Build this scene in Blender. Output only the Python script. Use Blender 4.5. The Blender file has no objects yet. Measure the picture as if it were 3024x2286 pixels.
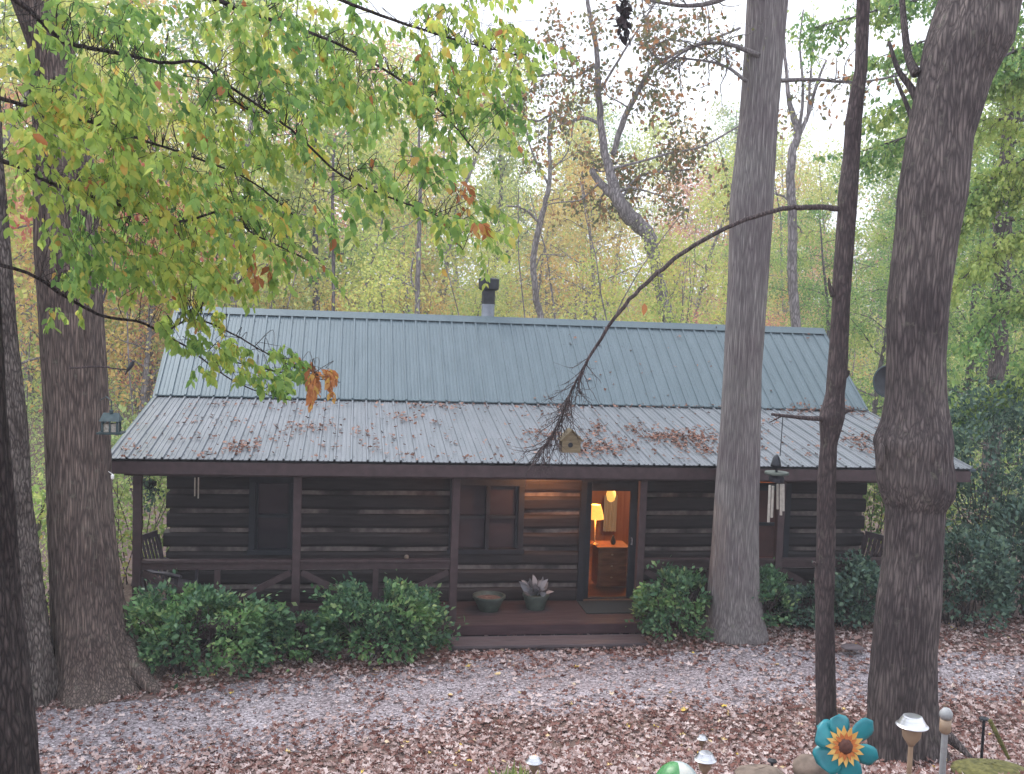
import bpy, math, random
import numpy as np
C = bpy.context.scene.collection
D2 = bpy.data
random.seed(7)

# ------------------------------------------------------------------ camera
CAM = np.array([3.19, -14.12, 4.43]); PITCH, YAW, ROLL, F = .070, .156, .035, 3000.0
def _axes():
    cp, sp, cy, sy = math.cos(PITCH), math.sin(PITCH), math.cos(YAW), math.sin(YAW)
    Fw = np.array([sy*cp, cy*cp, -sp]); Rt = np.array([cy, -sy, 0.]); U = np.cross(Rt, Fw)
    return Rt*math.cos(ROLL)+U*math.sin(ROLL), -Rt*math.sin(ROLL)+U*math.cos(ROLL), Fw
RT, UP, FW = _axes()
K = 3024/2212.0
def ray(x, y):
    return FW+(x*K-1512)/F*RT-(y*K-1143)/F*UP
def at(x, y, Y):                      # point of the place seen at (x, y), standing in the plane Y
    d = ray(x, y); return CAM+d*((Y-CAM[1])/d[1])
def atz(x, y, Z):
    d = ray(x, y); return CAM+d*((Z-CAM[2])/d[2])

# ------------------------------------------------------------------ noise
def hsh(i, j, k=0):
    n = (i*374761393+j*668265263+k*2147483647+12345) & 0xffffffff
    n = ((n ^ (n >> 13))*1274126177) & 0xffffffff
    n = (n ^ (n >> 16)) & 0xffffffff
    return n/4294967295.0
def vn(x, y, s=0):
    x = np.asarray(x, float); y = np.asarray(y, float)
    xi = np.floor(x).astype(np.int64); yi = np.floor(y).astype(np.int64)
    fx = x-xi; fy = y-yi; fx = fx*fx*(3-2*fx); fy = fy*fy*(3-2*fy)
    a = hsh(xi, yi, s); b = hsh(xi+1, yi, s); c = hsh(xi, yi+1, s); d = hsh(xi+1, yi+1, s)
    return (a*(1-fx)+b*fx)*(1-fy)+(c*(1-fx)+d*fx)*fy-.5

# ------------------------------------------------------------------ ground height
def gz(x, y):
    x = np.asarray(x, float); y = np.asarray(y, float)
    z = np.interp(y, [-40, -13, -11, -8.9, -6.9, -5, -3.8, -2.2, -1, 10, 20, 35, 60, 100, 160, 400],
                     [3.2, 2.9, 2.6, 1.65,   .7, .08, -.17, -.21, -.22, -.5, -1.4, -1.4, .6, 4.0, 6.5, 9])
    amp = np.interp(y, [-14, -4, 0, 10, 30, 100], [.10, .05, .04, .08, .8, 2.5])
    z = z+amp*(vn(x*.5, y*.5, 3)+.5*vn(x*1.3, y*1.3, 4))*np.where(y > 12, 1, 1)
    z = z+np.interp(y, [20, 60, 200], [0, 1.6, 5])*vn(x*.03, y*.02, 9)*2
    z = z+np.interp(x, [10, 14, 20], [0, .08, .3])*np.where(y < 10, 1, 0)
    z = z+np.interp(x, [-8, -2, 1, 5], [-.35, -.26, -.17, 0])*np.where(y < 10, 1, 0)
    z = z+np.interp(x, [7.3, 8.3, 30], [0, .17, .22])*np.interp(y, [-2.6, -1.0, .0, .3], [0, 1, 1, .2])
    return z

# ------------------------------------------------------------------ mesh builder
class MB:
    def __init__(s): s.V = []; s.Fc = []; s.n = 0
    def add(s, v, f):
        v = np.asarray(v, float).reshape(-1, 3); s.V.append(v)
        s.Fc += [tuple(int(i)+s.n for i in q) for q in f]; s.n += len(v)
        return s
    def box(s, a, b):
        x0, y0, z0 = [min(p, q) for p, q in zip(a, b)]; x1, y1, z1 = [max(p, q) for p, q in zip(a, b)]
        v = [(x0,y0,z0),(x1,y0,z0),(x1,y1,z0),(x0,y1,z0),(x0,y0,z1),(x1,y0,z1),(x1,y1,z1),(x0,y1,z1)]
        return s.add(v, [(0,3,2,1),(4,5,6,7),(0,1,5,4),(1,2,6,5),(2,3,7,6),(3,0,4,7)])
    def bar(s, p, q, w, d):
        p = np.array(p, float); q = np.array(q, float); t = q-p; t /= np.linalg.norm(t)
        u = np.cross(t, (0, 1, 0)); 
        if np.linalg.norm(u) < .1: u = np.cross(t, (1, 0, 0))
        u /= np.linalg.norm(u); w2 = np.cross(t, u)
        v = []
        for c in (p, q):
            for a, b in ((-1,-1),(1,-1),(1,1),(-1,1)): v.append(c+u*w/2*a+w2*d/2*b)
        return s.add(v, [(0,3,2,1),(4,5,6,7),(0,1,5,4),(1,2,6,5),(2,3,7,6),(3,0,4,7)])
    def tube(s, pts, rad, sides=6, cap=True):
        pts = np.asarray(pts, float); n = len(pts); rad = np.broadcast_to(np.asarray(rad, float), (n,))
        t = np.gradient(pts, axis=0); t /= np.linalg.norm(t, axis=1)[:, None]+1e-9
        ref = np.array([.3, 1., .2]) if abs(t[0][1]) < .8 else np.array([1., .1, .3])
        u = np.cross(t, ref); u /= np.linalg.norm(u, axis=1)[:, None]+1e-9; w = np.cross(t, u)
        a = np.arange(sides)*2*math.pi/sides
        v = pts[:, None]+(u[:, None]*np.cos(a)[None, :, None]+w[:, None]*np.sin(a)[None, :, None])*rad[:, None, None]
        f = [(i*sides+j, i*sides+(j+1) % sides, (i+1)*sides+(j+1) % sides, (i+1)*sides+j) for i in range(n-1) for j in range(sides)]
        if cap and sides > 3: f += [tuple(range(sides))[::-1], tuple((n-1)*sides+j for j in range(sides))]
        return s.add(v, f)
    def lathe(s, prof, c=(0, 0, 0), n=20, sx=1, sy=1, closed=True):
        a = np.arange(n)*2*math.pi/n; v = []
        for r, z in prof:
            for k in a: v.append((c[0]+r*sx*math.cos(k), c[1]+r*sy*math.sin(k), c[2]+z))
        m = len(prof)
        f = [(i*n+j, i*n+(j+1) % n, (i+1)*n+(j+1) % n, (i+1)*n+j) for i in range(m-1) for j in range(n)]
        if closed: f += [tuple(range(n))[::-1], tuple((m-1)*n+j for j in range(n))]
        return s.add(v, f)
    def grid(s, X, nr, nc, wrap=False):
        f = [(i*nc+j, i*nc+(j+1) % nc, (i+1)*nc+(j+1) % nc, (i+1)*nc+j) for i in range(nr-1) for j in range(nc if wrap else nc-1)]
        return s.add(X, f)
    def build(s, name, mat, parent=None, smooth=False, bevel=0):
        me = D2.meshes.new(name); me.from_pydata(np.concatenate(s.V).tolist(), [], s.Fc); me.update()
        return link(name, me, mat, parent, smooth, bevel)
def link(name, me, mat, parent=None, smooth=False, bevel=0):
    me.materials.append(mat)
    if smooth: me.polygons.foreach_set('use_smooth', [True]*len(me.polygons))
    o = D2.objects.new(name, me); C.objects.link(o)
    if parent is not None: o.parent = parent; o.matrix_parent_inverse = parent.matrix_world.inverted()
    if bevel:
        m = o.modifiers.new('bevel', 'BEVEL'); m.width = bevel; m.segments = 2; m.limit_method = 'ANGLE'
    return o
def fastmesh(name, V, Fa):            # V (n,3); Fa (m,k) equal sized faces
    me = D2.meshes.new(name); m, k = Fa.shape
    me.vertices.add(len(V)); me.vertices.foreach_set('co', V.astype(np.float32).ravel())
    me.loops.add(m*k); me.loops.foreach_set('vertex_index', Fa.astype(np.int32).ravel())
    me.polygons.add(m); me.polygons.foreach_set('loop_start', (np.arange(m)*k).astype(np.int32))
    me.polygons.foreach_set('loop_total', np.full(m, k, np.int32))
    me.update(calc_edges=True); return me
# leaf templates: x across, y along, z normal
LNEAR = (np.array([[0,0,0],[-.21,.22,.05],[.21,.22,.05],[0,.25,0],[-.25,.5,.07],[.25,.5,.07],[0,.53,0],[-.13,.78,.0],[.13,.78,.0],[0,1,-.08]]),
         np.array([[0,3,1,1],[0,2,3,3],[1,3,6,4],[3,2,5,6],[4,6,9,7],[6,5,8,9]]))
LN_T = np.array([[0,3,1],[0,2,3],[1,3,6],[1,6,4],[3,2,5],[3,5,6],[4,6,9],[4,9,7],[6,5,8],[6,8,9]])
LFAR = (np.array([[0,0,0],[.3,.45,.09],[0,1,-.05],[-.3,.5,.09]]), np.array([[0,1,2],[0,2,3]]))
LGRD = (np.array([[0,0,.02],[.3,.12,.16],[.24,.45,.02],[.46,.62,.2],[.12,.75,.04],[0,1.05,.2],[-.16,.72,.03],[-.44,.6,.22],[-.22,.42,.03],[-.32,.1,.12],[0,.5,0]]),
        np.array([[10,i,(i+1) % 10] for i in range(10)]))
def leaves(name, pos, dirs, size, tpl, mat, parent=None, rng=None, roll=None, nrm=None, warp=0):
    n = len(pos); V, T = tpl; k = len(V)
    d = dirs/(np.linalg.norm(dirs, axis=1)[:, None]+1e-9)
    r = rng.normal(size=(n, 3)) if nrm is None else nrm
    x = np.cross(d, r); x /= np.linalg.norm(x, axis=1)[:, None]+1e-9; z = np.cross(x, d)
    tv = np.repeat(V[None], n, 0)
    if warp: tv = tv*(1+warp*rng.normal(size=(n, k, 1))*.3)+np.array([0, 0, 1])*warp*rng.normal(size=(n, k, 1))*.12
    tv = tv*np.asarray(size).reshape(-1, 1, 1)
    W = pos[:, None]+tv[..., 0:1]*x[:, None]+tv[..., 1:2]*d[:, None]+tv[..., 2:3]*z[:, None]
    Fa = (T[None]+(np.arange(n)*k)[:, None, None]).reshape(-1, T.shape[1])
    me = fastmesh(name, W.reshape(-1, 3), Fa)
    return link(name, me, mat, parent)
def tag(o, label, cat, group=None, kind=None):
    if label: o['label'] = label
    if cat: o['category'] = cat
    if group: o['group'] = group
    if kind: o['kind'] = kind
    return o
def thing(name, label, cat, loc=(0, 0, 0), group=None):
    o = D2.objects.new(name, None); C.objects.link(o); o.location = loc; o.empty_display_size = .2
    bpy.context.view_layer.update()
    return tag(o, label, cat, group)
def copy_tree(o, loc, rz=0, sc=None, label=None, group=None, parent=None):
    c = o.copy(); C.objects.link(c)
    if parent is None:
        c.location = loc; c.rotation_euler = (0, 0, rz)
        if sc: c.scale = sc
        if label: c['label'] = label
        if group: c['group'] = group
    else: c.parent = parent
    for ch in o.children: copy_tree(ch, None, parent=c)
    return c

# ------------------------------------------------------------------ materials
def newmat(name):
    m = D2.materials.new(name); m.use_nodes = True; nt = m.node_tree
    return m, nt, nt.nodes['Principled BSDF'], nt.nodes['Material Output']
def N(nt, t, **k):
    n = nt.nodes.new(t)
    for a, b in k.items():
        if a in n.inputs.keys(): n.inputs[a].default_value = b
        else: setattr(n, a, b)
    return n
def ramp(nt, stops, interp='LINEAR'):
    r = nt.nodes.new('ShaderNodeValToRGB'); e = r.color_ramp.elements; r.color_ramp.interpolation = interp
    while len(e) < len(stops): e.new(.5)
    for el, (p, c) in zip(e, stops): el.position = p; el.color = (*c, 1)
    return r
def coords(nt, scale=(1, 1, 1)):
    tc = nt.nodes.new('ShaderNodeTexCoord'); mp = N(nt, 'ShaderNodeMapping'); mp.inputs['Scale'].default_value = scale
    nt.links.new(tc.outputs['Object'], mp.inputs['Vector']); return mp.outputs['Vector']
def mat_noise(name, c1, c2, scale=(1,1,1), nscale=8, rough=.8, bump=.3, bdist=.02, metallic=0, detail=6, c3=None, spec=.5):
    m, nt, p, out = newmat(name); v = coords(nt, scale)
    n = N(nt, 'ShaderNodeTexNoise', Scale=nscale, Detail=detail); nt.links.new(v, n.inputs['Vector'])
    r = ramp(nt, [(.3, c1), (.7, c2)]); nt.links.new(n.outputs['Fac'], r.inputs['Fac']); col = r.outputs['Color']
    if c3 is not None:
        n2 = N(nt, 'ShaderNodeTexNoise', Scale=nscale*.15, Detail=3); nt.links.new(v, n2.inputs['Vector'])
        r2 = ramp(nt, [(.48, (0,0,0)), (.62, (1,1,1))]); nt.links.new(n2.outputs['Fac'], r2.inputs['Fac'])
        mx = N(nt, 'ShaderNodeMix', data_type='RGBA'); nt.links.new(r2.outputs['Color'], mx.inputs['Factor'])
        nt.links.new(col, mx.inputs['A']); mx.inputs['B'].default_value = (*c3, 1); col = mx.outputs['Result']
    nt.links.new(col, p.inputs['Base Color'])
    p.inputs['Roughness'].default_value = rough; p.inputs['Metallic'].default_value = metallic
    p.inputs['Specular IOR Level'].default_value = spec
    if bump:
        b = N(nt, 'ShaderNodeBump', Strength=bump, Distance=bdist); nt.links.new(n.outputs['Fac'], b.inputs['Height'])
        nt.links.new(b.outputs['Normal'], p.inputs['Normal'])
    return m
def mat_leaf(name, stops, stops2=None, nscale=.6, trans=.45, thr=(.45, .6), rough=.55):
    m, nt, p, out = newmat(name); g = nt.nodes.new('ShaderNodeNewGeometry')
    r = ramp(nt, stops); nt.links.new(g.outputs['Random Per Island'], r.inputs['Fac']); col = r.outputs['Color']
    if stops2:
        r2 = ramp(nt, stops2); nt.links.new(g.outputs['Random Per Island'], r2.inputs['Fac'])
        v = coords(nt); n = N(nt, 'ShaderNodeTexNoise', Scale=nscale, Detail=3); nt.links.new(v, n.inputs['Vector'])
        r3 = ramp(nt, [(thr[0], (0,0,0)), (thr[1], (1,1,1))]); nt.links.new(n.outputs['Fac'], r3.inputs['Fac'])
        mx = N(nt, 'ShaderNodeMix', data_type='RGBA'); nt.links.new(r3.outputs['Color'], mx.inputs['Factor'])
        nt.links.new(col, mx.inputs['A']); nt.links.new(r2.outputs['Color'], mx.inputs['B']); col = mx.outputs['Result']
    nt.links.new(col, p.inputs['Base Color']); p.inputs['Roughness'].default_value = rough; p.inputs['Specular IOR Level'].default_value = .3
    if trans:
        t = N(nt, 'ShaderNodeBsdfTranslucent'); nt.links.new(col, t.inputs['Color'])
        s = N(nt, 'ShaderNodeMixShader', Fac=trans); nt.links.new(p.outputs[0], s.inputs[1]); nt.links.new(t.outputs[0], s.inputs[2])
        nt.links.new(s.outputs[0], out.inputs['Surface'])
    return m
def mat_plain(name, c, rough=.5, metallic=0, emit=0, ecol=None, spec=.5):
    m = mat_noise(name, tuple(v*.85 for v in c), tuple(min(1, v*1.12) for v in c), nscale=25, rough=rough, bump=.08, bdist=.003, metallic=metallic, spec=spec)
    if emit:
        p = m.node_tree.nodes['Principled BSDF']; p.inputs['Emission Color'].default_value = (*(ecol or c), 1); p.inputs['Emission Strength'].default_value = emit
    return m

M = {}
M['ground'] = mat_noise('leaf litter soil', (.07, .045, .042), (.26, .18, .16), nscale=16, rough=.95, bump=.8, bdist=.04, c3=(.13, .085, .07))
def mat_gravel():
    m, nt, p, out = newmat('grey gravel'); v = coords(nt)
    vo = N(nt, 'ShaderNodeTexVoronoi', Scale=38); nt.links.new(v, vo.inputs['Vector'])
    hs = ramp(nt, [(0, (.16,.14,.145)), (.5, (.28,.25,.265)), (1, (.50,.46,.48))])
    sp = nt.nodes.new('ShaderNodeSeparateColor'); nt.links.new(vo.outputs['Color'], sp.inputs[0]); nt.links.new(sp.outputs[0], hs.inputs['Fac'])
    n = N(nt, 'ShaderNodeTexNoise', Scale=2.2, Detail=5); nt.links.new(v, n.inputs['Vector'])
    r = ramp(nt, [(.35, (.75,.7,.72)), (.7, (1.05,1.05,1.1))]); nt.links.new(n.outputs['Fac'], r.inputs['Fac'])
    mx = N(nt, 'ShaderNodeMix', data_type='RGBA', blend_type='MULTIPLY'); mx.inputs['Factor'].default_value = 1
    nt.links.new(hs.outputs['Color'], mx.inputs['A']); nt.links.new(r.outputs['Color'], mx.inputs['B'])
    nt.links.new(mx.outputs['Result'], p.inputs['Base Color']); p.inputs['Roughness'].default_value = .9
    b = N(nt, 'ShaderNodeBump', Strength=.9, Distance=.02, invert=True); nt.links.new(vo.outputs['Distance'], b.inputs['Height'])
    nt.links.new(b.outputs['Normal'], p.inputs['Normal']); return m
M['gravel'] = mat_gravel()
M['stone'] = mat_leaf('loose stones', [(0, (.15,.135,.14)), (.6, (.33,.30,.32)), (1, (.6,.56,.58))], trans=0, rough=.85)
M['litter'] = mat_leaf('dry fallen leaves', [(0, (.10,.038,.032)), (.25, (.20,.088,.07)), (.45, (.30,.19,.17)), (.75, (.44,.335,.32)), (.99, (.64,.53,.51)), (1, (.7,.5,.08))], trans=.12, rough=.7)
M['litter_roof'] = mat_leaf('brown leaves on metal', [(0, (.07,.035,.03)), (.5, (.20,.09,.06)), (1, (.38,.22,.17))], trans=.1, rough=.7)
def mat_bark(name, d, l, moss=None, st=5, ns=14, pal=None, bump=.9, crack=(.02, .22)):
    m, nt, p, out = newmat(name); v2 = coords(nt); v = coords(nt, (1, 1, 1/st)); vn_ = coords(nt, (1, 1, 1/(st*1.5)))
    dn = N(nt, 'ShaderNodeTexNoise', Scale=ns*.35, Detail=3); nt.links.new(v, dn.inputs['Vector'])
    ad = N(nt, 'ShaderNodeVectorMath', operation='MULTIPLY_ADD'); nt.links.new(dn.outputs['Color'], ad.inputs[0]); ad.inputs[1].default_value = (2.2/ns,)*3; nt.links.new(v, ad.inputs[2])
    vo = N(nt, 'ShaderNodeTexVoronoi', feature='DISTANCE_TO_EDGE', Scale=ns); nt.links.new(ad.outputs[0], vo.inputs['Vector'])
    ck = ramp(nt, [(crack[0], (.0,)*3), (crack[1], (1,)*3)]); nt.links.new(vo.outputs['Distance'], ck.inputs['Fac'])
    n = N(nt, 'ShaderNodeTexNoise', Scale=ns*.9, Detail=8, Roughness=.75); nt.links.new(vn_, n.inputs['Vector'])
    h = N(nt, 'ShaderNodeMath', operation='MULTIPLY'); nt.links.new(ck.outputs['Color'], h.inputs[0])
    nr = ramp(nt, [(.30, (.10,)*3), (.68, (1,)*3)]); nt.links.new(n.outputs['Fac'], nr.inputs['Fac']); nt.links.new(nr.outputs['Color'], h.inputs[1])
    md = tuple((a+b)/2 for a, b in zip(d, l))
    r = ramp(nt, [(.0, d), (.45, md), (.85, l)]); nt.links.new(h.outputs[0], r.inputs['Fac']); col = r.outputs['Color']
    n2 = N(nt, 'ShaderNodeTexNoise', Scale=1.3, Detail=6, Roughness=.65); nt.links.new(v2, n2.inputs['Vector'])
    r2 = ramp(nt, [(.40, (0,0,0)), (.62, (1,1,1))]); nt.links.new(n2.outputs['Fac'], r2.inputs['Fac'])
    mx = N(nt, 'ShaderNodeMix', data_type='RGBA', blend_type='MULTIPLY'); nt.links.new(r2.outputs['Color'], mx.inputs['Factor'])
    nt.links.new(col, mx.inputs['A']); mx.inputs['B'].default_value = (*(pal or (.8, .78, .78)), 1); col = mx.outputs['Result']
    n3 = N(nt, 'ShaderNodeTexNoise', Scale=7, Detail=6, Roughness=.7); nt.links.new(v2, n3.inputs['Vector'])
    r3 = ramp(nt, [(.60, (0,0,0)), (.70, (.55,)*3)]); nt.links.new(n3.outputs['Fac'], r3.inputs['Fac'])
    mx = N(nt, 'ShaderNodeMix', data_type='RGBA'); nt.links.new(r3.outputs['Color'], mx.inputs['Factor'])
    nt.links.new(col, mx.inputs['A']); mx.inputs['B'].default_value = (.20, .20, .155, 1); col = mx.outputs['Result']
    nt.links.new(col, p.inputs['Base Color']); p.inputs['Roughness'].default_value = .92; p.inputs['Specular IOR Level'].default_value = .25
    b = N(nt, 'ShaderNodeBump', Strength=bump, Distance=.03); nt.links.new(h.outputs[0], b.inputs['Height'])
    nt.links.new(b.outputs['Normal'], p.inputs['Normal']); return m
M['bark_brown'] = mat_bark('furrowed brown bark', (.06,.047,.043), (.37,.285,.245), pal=(.66,.62,.64), st=13, ns=36, crack=(-.15, .30), bump=.7)
M['bark_shag'] = mat_bark('grey striped bark', (.12,.108,.110), (.40,.375,.36), pal=(.85,.8,.84), st=20, ns=44, crack=(-.1, .35), bump=.6)
M['bark_dark'] = mat_bark('dark blotched bark', (.06,.049,.05), (.29,.24,.225), pal=(.58,.56,.6), st=9, ns=32, crack=(-.12, .30), bump=.7)
M['bark_thin'] = mat_bark('smooth brown bark', (.05,.04,.042), (.18,.14,.135), st=6, ns=38, pal=(.75,.7,.74), bump=.6, crack=(-.15,.3))
M['bark_pale'] = mat_bark('mottled pale bark', (.05,.04,.038), (.42,.36,.33), st=4, ns=30, pal=(.5,.45,.45), crack=(-.15, .3))
M['bark_near'] = mat_bark('blackish bark', (.022,.018,.019), (.17,.135,.13), st=5, ns=34, pal=(.62,.56,.58), crack=(-.15, .3))
M['bark_far'] = mat_bark('grey woodland bark', (.14,.125,.13), (.42,.38,.39), st=4, ns=14, bump=.4)
M['bark_far_d'] = mat_bark('dark woodland bark', (.07,.06,.068), (.24,.21,.225), st=4, ns=14, bump=.4)
M['near_leaf'] = mat_leaf('broad green leaves', [(0,(.11,.22,.07)),(.35,(.20,.36,.10)),(.85,(.33,.50,.13)),(.985,(.48,.52,.12)),(1,(.50,.28,.08))],
     [(0,(.28,.42,.10)),(.6,(.48,.60,.13)),(.95,(.68,.62,.14)),(1,(.62,.34,.10))], nscale=1.1, thr=(.44,.6), trans=.6)
M['tip_leaf'] = mat_leaf('orange leaves', [(0,(.30,.11,.04)),(.6,(.48,.20,.08)),(1,(.58,.40,.10))])
M['red_leaf'] = mat_leaf('pinkish red leaves', [(0,(.35,.09,.07)),(.6,(.52,.20,.14)),(1,(.6,.36,.2))])
M['f_yg'] = mat_leaf('yellow green foliage', [(0,(.28,.40,.12)),(.5,(.50,.60,.19)),(1,(.74,.74,.27))], [(0,(.46,.52,.15)),(1,(.78,.70,.22))], nscale=.35)
M['f_g'] = mat_leaf('green foliage', [(0,(.13,.25,.10)),(.6,(.26,.40,.15)),(1,(.44,.54,.2))], [(0,(.28,.36,.12)),(1,(.55,.52,.18))], nscale=.4)
M['f_or'] = mat_leaf('orange brown foliage', [(0,(.52,.32,.12)),(.6,(.74,.50,.20)),(1,(.78,.66,.24))], [(0,(.42,.42,.16)),(1,(.66,.56,.22))], nscale=.4)
M['f_red'] = mat_leaf('rosy foliage', [(0,(.55,.20,.16)),(.6,(.74,.34,.26)),(1,(.76,.46,.30))], [(0,(.50,.36,.20)),(1,(.64,.52,.24))], nscale=.4)
M['f_oak'] = mat_leaf('oak leaves turning brown', [(0,(.10,.12,.06)),(.5,(.20,.20,.10)),(.8,(.36,.19,.10)),(1,(.45,.22,.10))])
M['f_hem'] = mat_leaf('soft green needles', [(0,(.12,.24,.09)),(.6,(.22,.38,.13)),(1,(.42,.54,.18))], [(0,(.28,.40,.11)),(1,(.54,.60,.19))], nscale=.5, thr=(.48,.62))
M['f_dark'] = mat_leaf('dark evergreen leaves', [(0,(.045,.09,.075)),(.6,(.09,.16,.12)),(1,(.16,.24,.15))], trans=.2)
M['f_bush'] = mat_leaf('glossy shrub leaves', [(0,(.04,.10,.06)),(.5,(.09,.19,.10)),(.9,(.16,.29,.14)),(1,(.32,.40,.18))], [(0,(.09,.20,.08)),(.6,(.19,.36,.12)),(1,(.38,.50,.2))], nscale=1.6, thr=(.5,.62), trans=.3, rough=.4)
M['f_under'] = mat_leaf('undergrowth leaves', [(0,(.24,.36,.13)),(.5,(.42,.56,.20)),(.93,(.66,.70,.26)),(1,(.68,.52,.2))], [(0,(.25,.36,.17)),(1,(.50,.60,.28))], nscale=.15)
M['wood'] = mat_noise('dark stained logs', (.012,.009,.011), (.031,.022,.025), scale=(.3,1,3), nscale=9, rough=.7, bump=.4, bdist=.01)
M['trim'] = mat_noise('brown painted timber', (.038,.022,.025), (.065,.040,.044), scale=(1,1,1), nscale=9, rough=.65, bump=.25, bdist=.006)
M['casing'] = mat_noise('near black casing', (.010,.012,.019), (.020,.022,.032), nscale=9, rough=.6, bump=.2, bdist=.005)
M['chink'] = mat_noise('grey brown chinking', (.11,.088,.085), (.21,.175,.165), nscale=12, rough=.9, bump=.4, bdist=.01, c3=(.045,.036,.038))
M['deck'] = mat_noise('worn red brown boards', (.035,.020,.024), (.08,.052,.056), scale=(.4,4,1), nscale=6, rough=.7, bump=.3, bdist=.005)
M['skirt'] = mat_noise('dark red board', (.035,.014,.018), (.065,.030,.036), scale=(.4,1,3), nscale=7, rough=.7, bump=.25, bdist=.005)
M['step'] = mat_noise('weathered step board', (.07,.055,.062), (.125,.098,.107), scale=(.4,4,1), nscale=7, rough=.75, bump=.3, bdist=.005)
def mat_roof(name, c1, c2, dirt):
    m, nt, p, out = newmat(name); v = coords(nt, (1, .25, .25)); 
    n = N(nt, 'ShaderNodeTexNoise', Scale=5, Detail=8, Roughness=.7); nt.links.new(v, n.inputs['Vector'])
    r = ramp(nt, [(.3, c1), (.7, c2)]); nt.links.new(n.outputs['Fac'], r.inputs['Fac'])
    v2 = coords(nt); n2 = N(nt, 'ShaderNodeTexNoise', Scale=60, Detail=4); nt.links.new(v2, n2.inputs['Vector'])
    r2 = ramp(nt, [(.55, (0,0,0)), (.72, (1,1,1))]); nt.links.new(n2.outputs['Fac'], r2.inputs['Fac'])
    mx = N(nt, 'ShaderNodeMix', data_type='RGBA'); nt.links.new(r2.outputs['Color'], mx.inputs['Factor'])
    nt.links.new(r.outputs['Color'], mx.inputs['A']); mx.inputs['B'].default_value = (*dirt, 1)
    nt.links.new(mx.outputs['Result'], p.inputs['Base Color']); p.inputs['Roughness'].default_value = .42
    rr = ramp(nt, [(.3, (.34,)*3), (.7, (.55,)*3)]); nt.links.new(n.outputs['Fac'], rr.inputs['Fac']); nt.links.new(rr.outputs['Color'], p.inputs['Roughness'])
    p.inputs['Metallic'].default_value = .25; return m
M['roof_u'] = mat_roof('blue green painted steel', (.085,.122,.143), (.125,.168,.195), (.065,.088,.105))
M['roof_l'] = mat_roof('pale grey steel', (.115,.135,.155), (.185,.20,.225), (.07,.075,.08))  # porch roof sheets, greyer and paler than the main roof
M['roof_cap'] = mat_roof('steel trim', (.07,.105,.125), (.105,.145,.165), (.06,.08,.09))
M['under'] = mat_plain('roof underside', (.025,.02,.022), .8)
M['black'] = mat_noise('sooty black steel', (.012,.013,.018), (.035,.038,.048), nscale=10, rough=.5, bump=.1, metallic=.3)
M['flue'] = mat_noise('dull galvanised steel', (.20,.22,.26), (.33,.36,.41), nscale=6, rough=.45, bump=.05, metallic=.5)
def mat_glass(name, tint, f):
    m, nt, p, out = newmat(name); t = N(nt, 'ShaderNodeBsdfTransparent'); t.inputs[0].default_value = (*tint, 1)
    g = N(nt, 'ShaderNodeBsdfGlossy', Roughness=.06); fr = N(nt, 'ShaderNodeFresnel', IOR=1.45)
    s = nt.nodes.new('ShaderNodeMixShader'); nt.links.new(fr.outputs[0], s.inputs[0]); nt.links.new(t.outputs[0], s.inputs[1]); nt.links.new(g.outputs[0], s.inputs[2])
    nt.links.new(s.outputs[0], out.inputs['Surface']); return m
M['glass'] = mat_glass('clear glass', (.93,.95,.94), 0)
M['winglass'] = mat_noise('window glass over drawn blind', (.030,.026,.034), (.055,.045,.055), scale=(.5,1,1), nscale=3, rough=.18, bump=.0)
M['redblind'] = mat_noise('red brown blind', (.06,.025,.024), (.10,.04,.036), nscale=4, rough=.7, bump=.1)
M['pine'] = mat_noise('orange pine boards', (.30,.115,.045), (.48,.21,.09), scale=(6,6,.4), nscale=3, rough=.45, bump=.1, bdist=.004)
M['dwood'] = mat_noise('brown furniture wood', (.17,.065,.032), (.31,.13,.065), scale=(1,1,4), nscale=4, rough=.45, bump=.1, bdist=.004)
M['curtain'] = mat_noise('pale grey cloth', (.42,.42,.42), (.62,.61,.6), scale=(8,1,.5), nscale=4, rough=.9, bump=.3, bdist=.01)
M['shade'] = mat_plain('glowing lamp shade', (.9,.6,.25), .8, emit=1.25, ecol=(1, .36, .06))
M['globe'] = mat_plain('glowing glass shade', (.9,.6,.25), .6, emit=.75, ecol=(1, .5, .12))
M['brass'] = mat_plain('pale lamp stand', (.5,.33,.2), .35, .4)
M['steel'] = mat_noise('brushed steel', (.42,.43,.46), (.7,.7,.73), scale=(1,1,8), nscale=8, rough=.28, bump=.05, metallic=.9)
M['tanplastic'] = mat_noise('tan frosted plastic', (.22,.15,.10), (.36,.26,.18), nscale=6, rough=.5, bump=.05)
M['greyplastic'] = mat_plain('grey plastic', (.3,.31,.32), .5)
M['teal'] = mat_noise('teal painted metal', (.005,.14,.18), (.02,.27,.31), nscale=5, rough=.35, bump=.05, c3=(.02,.30,.22))
M['yellow'] = mat_noise('yellow painted metal', (.55,.27,.05), (.78,.52,.16), nscale=9, rough=.5, bump=.05)
M['orange'] = mat_noise('orange painted metal', (.42,.10,.02), (.6,.2,.04), nscale=14, rough=.5, bump=.05)
M['brown'] = mat_noise('brown flower disc', (.06,.02,.015), (.12,.045,.03), nscale=60, rough=.8, bump=.6, bdist=.006)
M['green'] = mat_noise('green glaze', (.03,.17,.05), (.09,.30,.10), nscale=30, rough=.35, bump=.05)
M['glaze'] = mat_noise('white and pale blue glaze', (.22,.36,.42), (.62,.62,.56), scale=(1,1,1), nscale=5, rough=.35, bump=.1)
M['pot'] = mat_noise('grey green pot', (.05,.065,.055), (.09,.11,.095), nscale=12, rough=.6, bump=.2)
M['paleleaf'] = mat_leaf('silvery leaves', [(0,(.10,.10,.11)),(1,(.38,.38,.42))], trans=.1)
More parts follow.
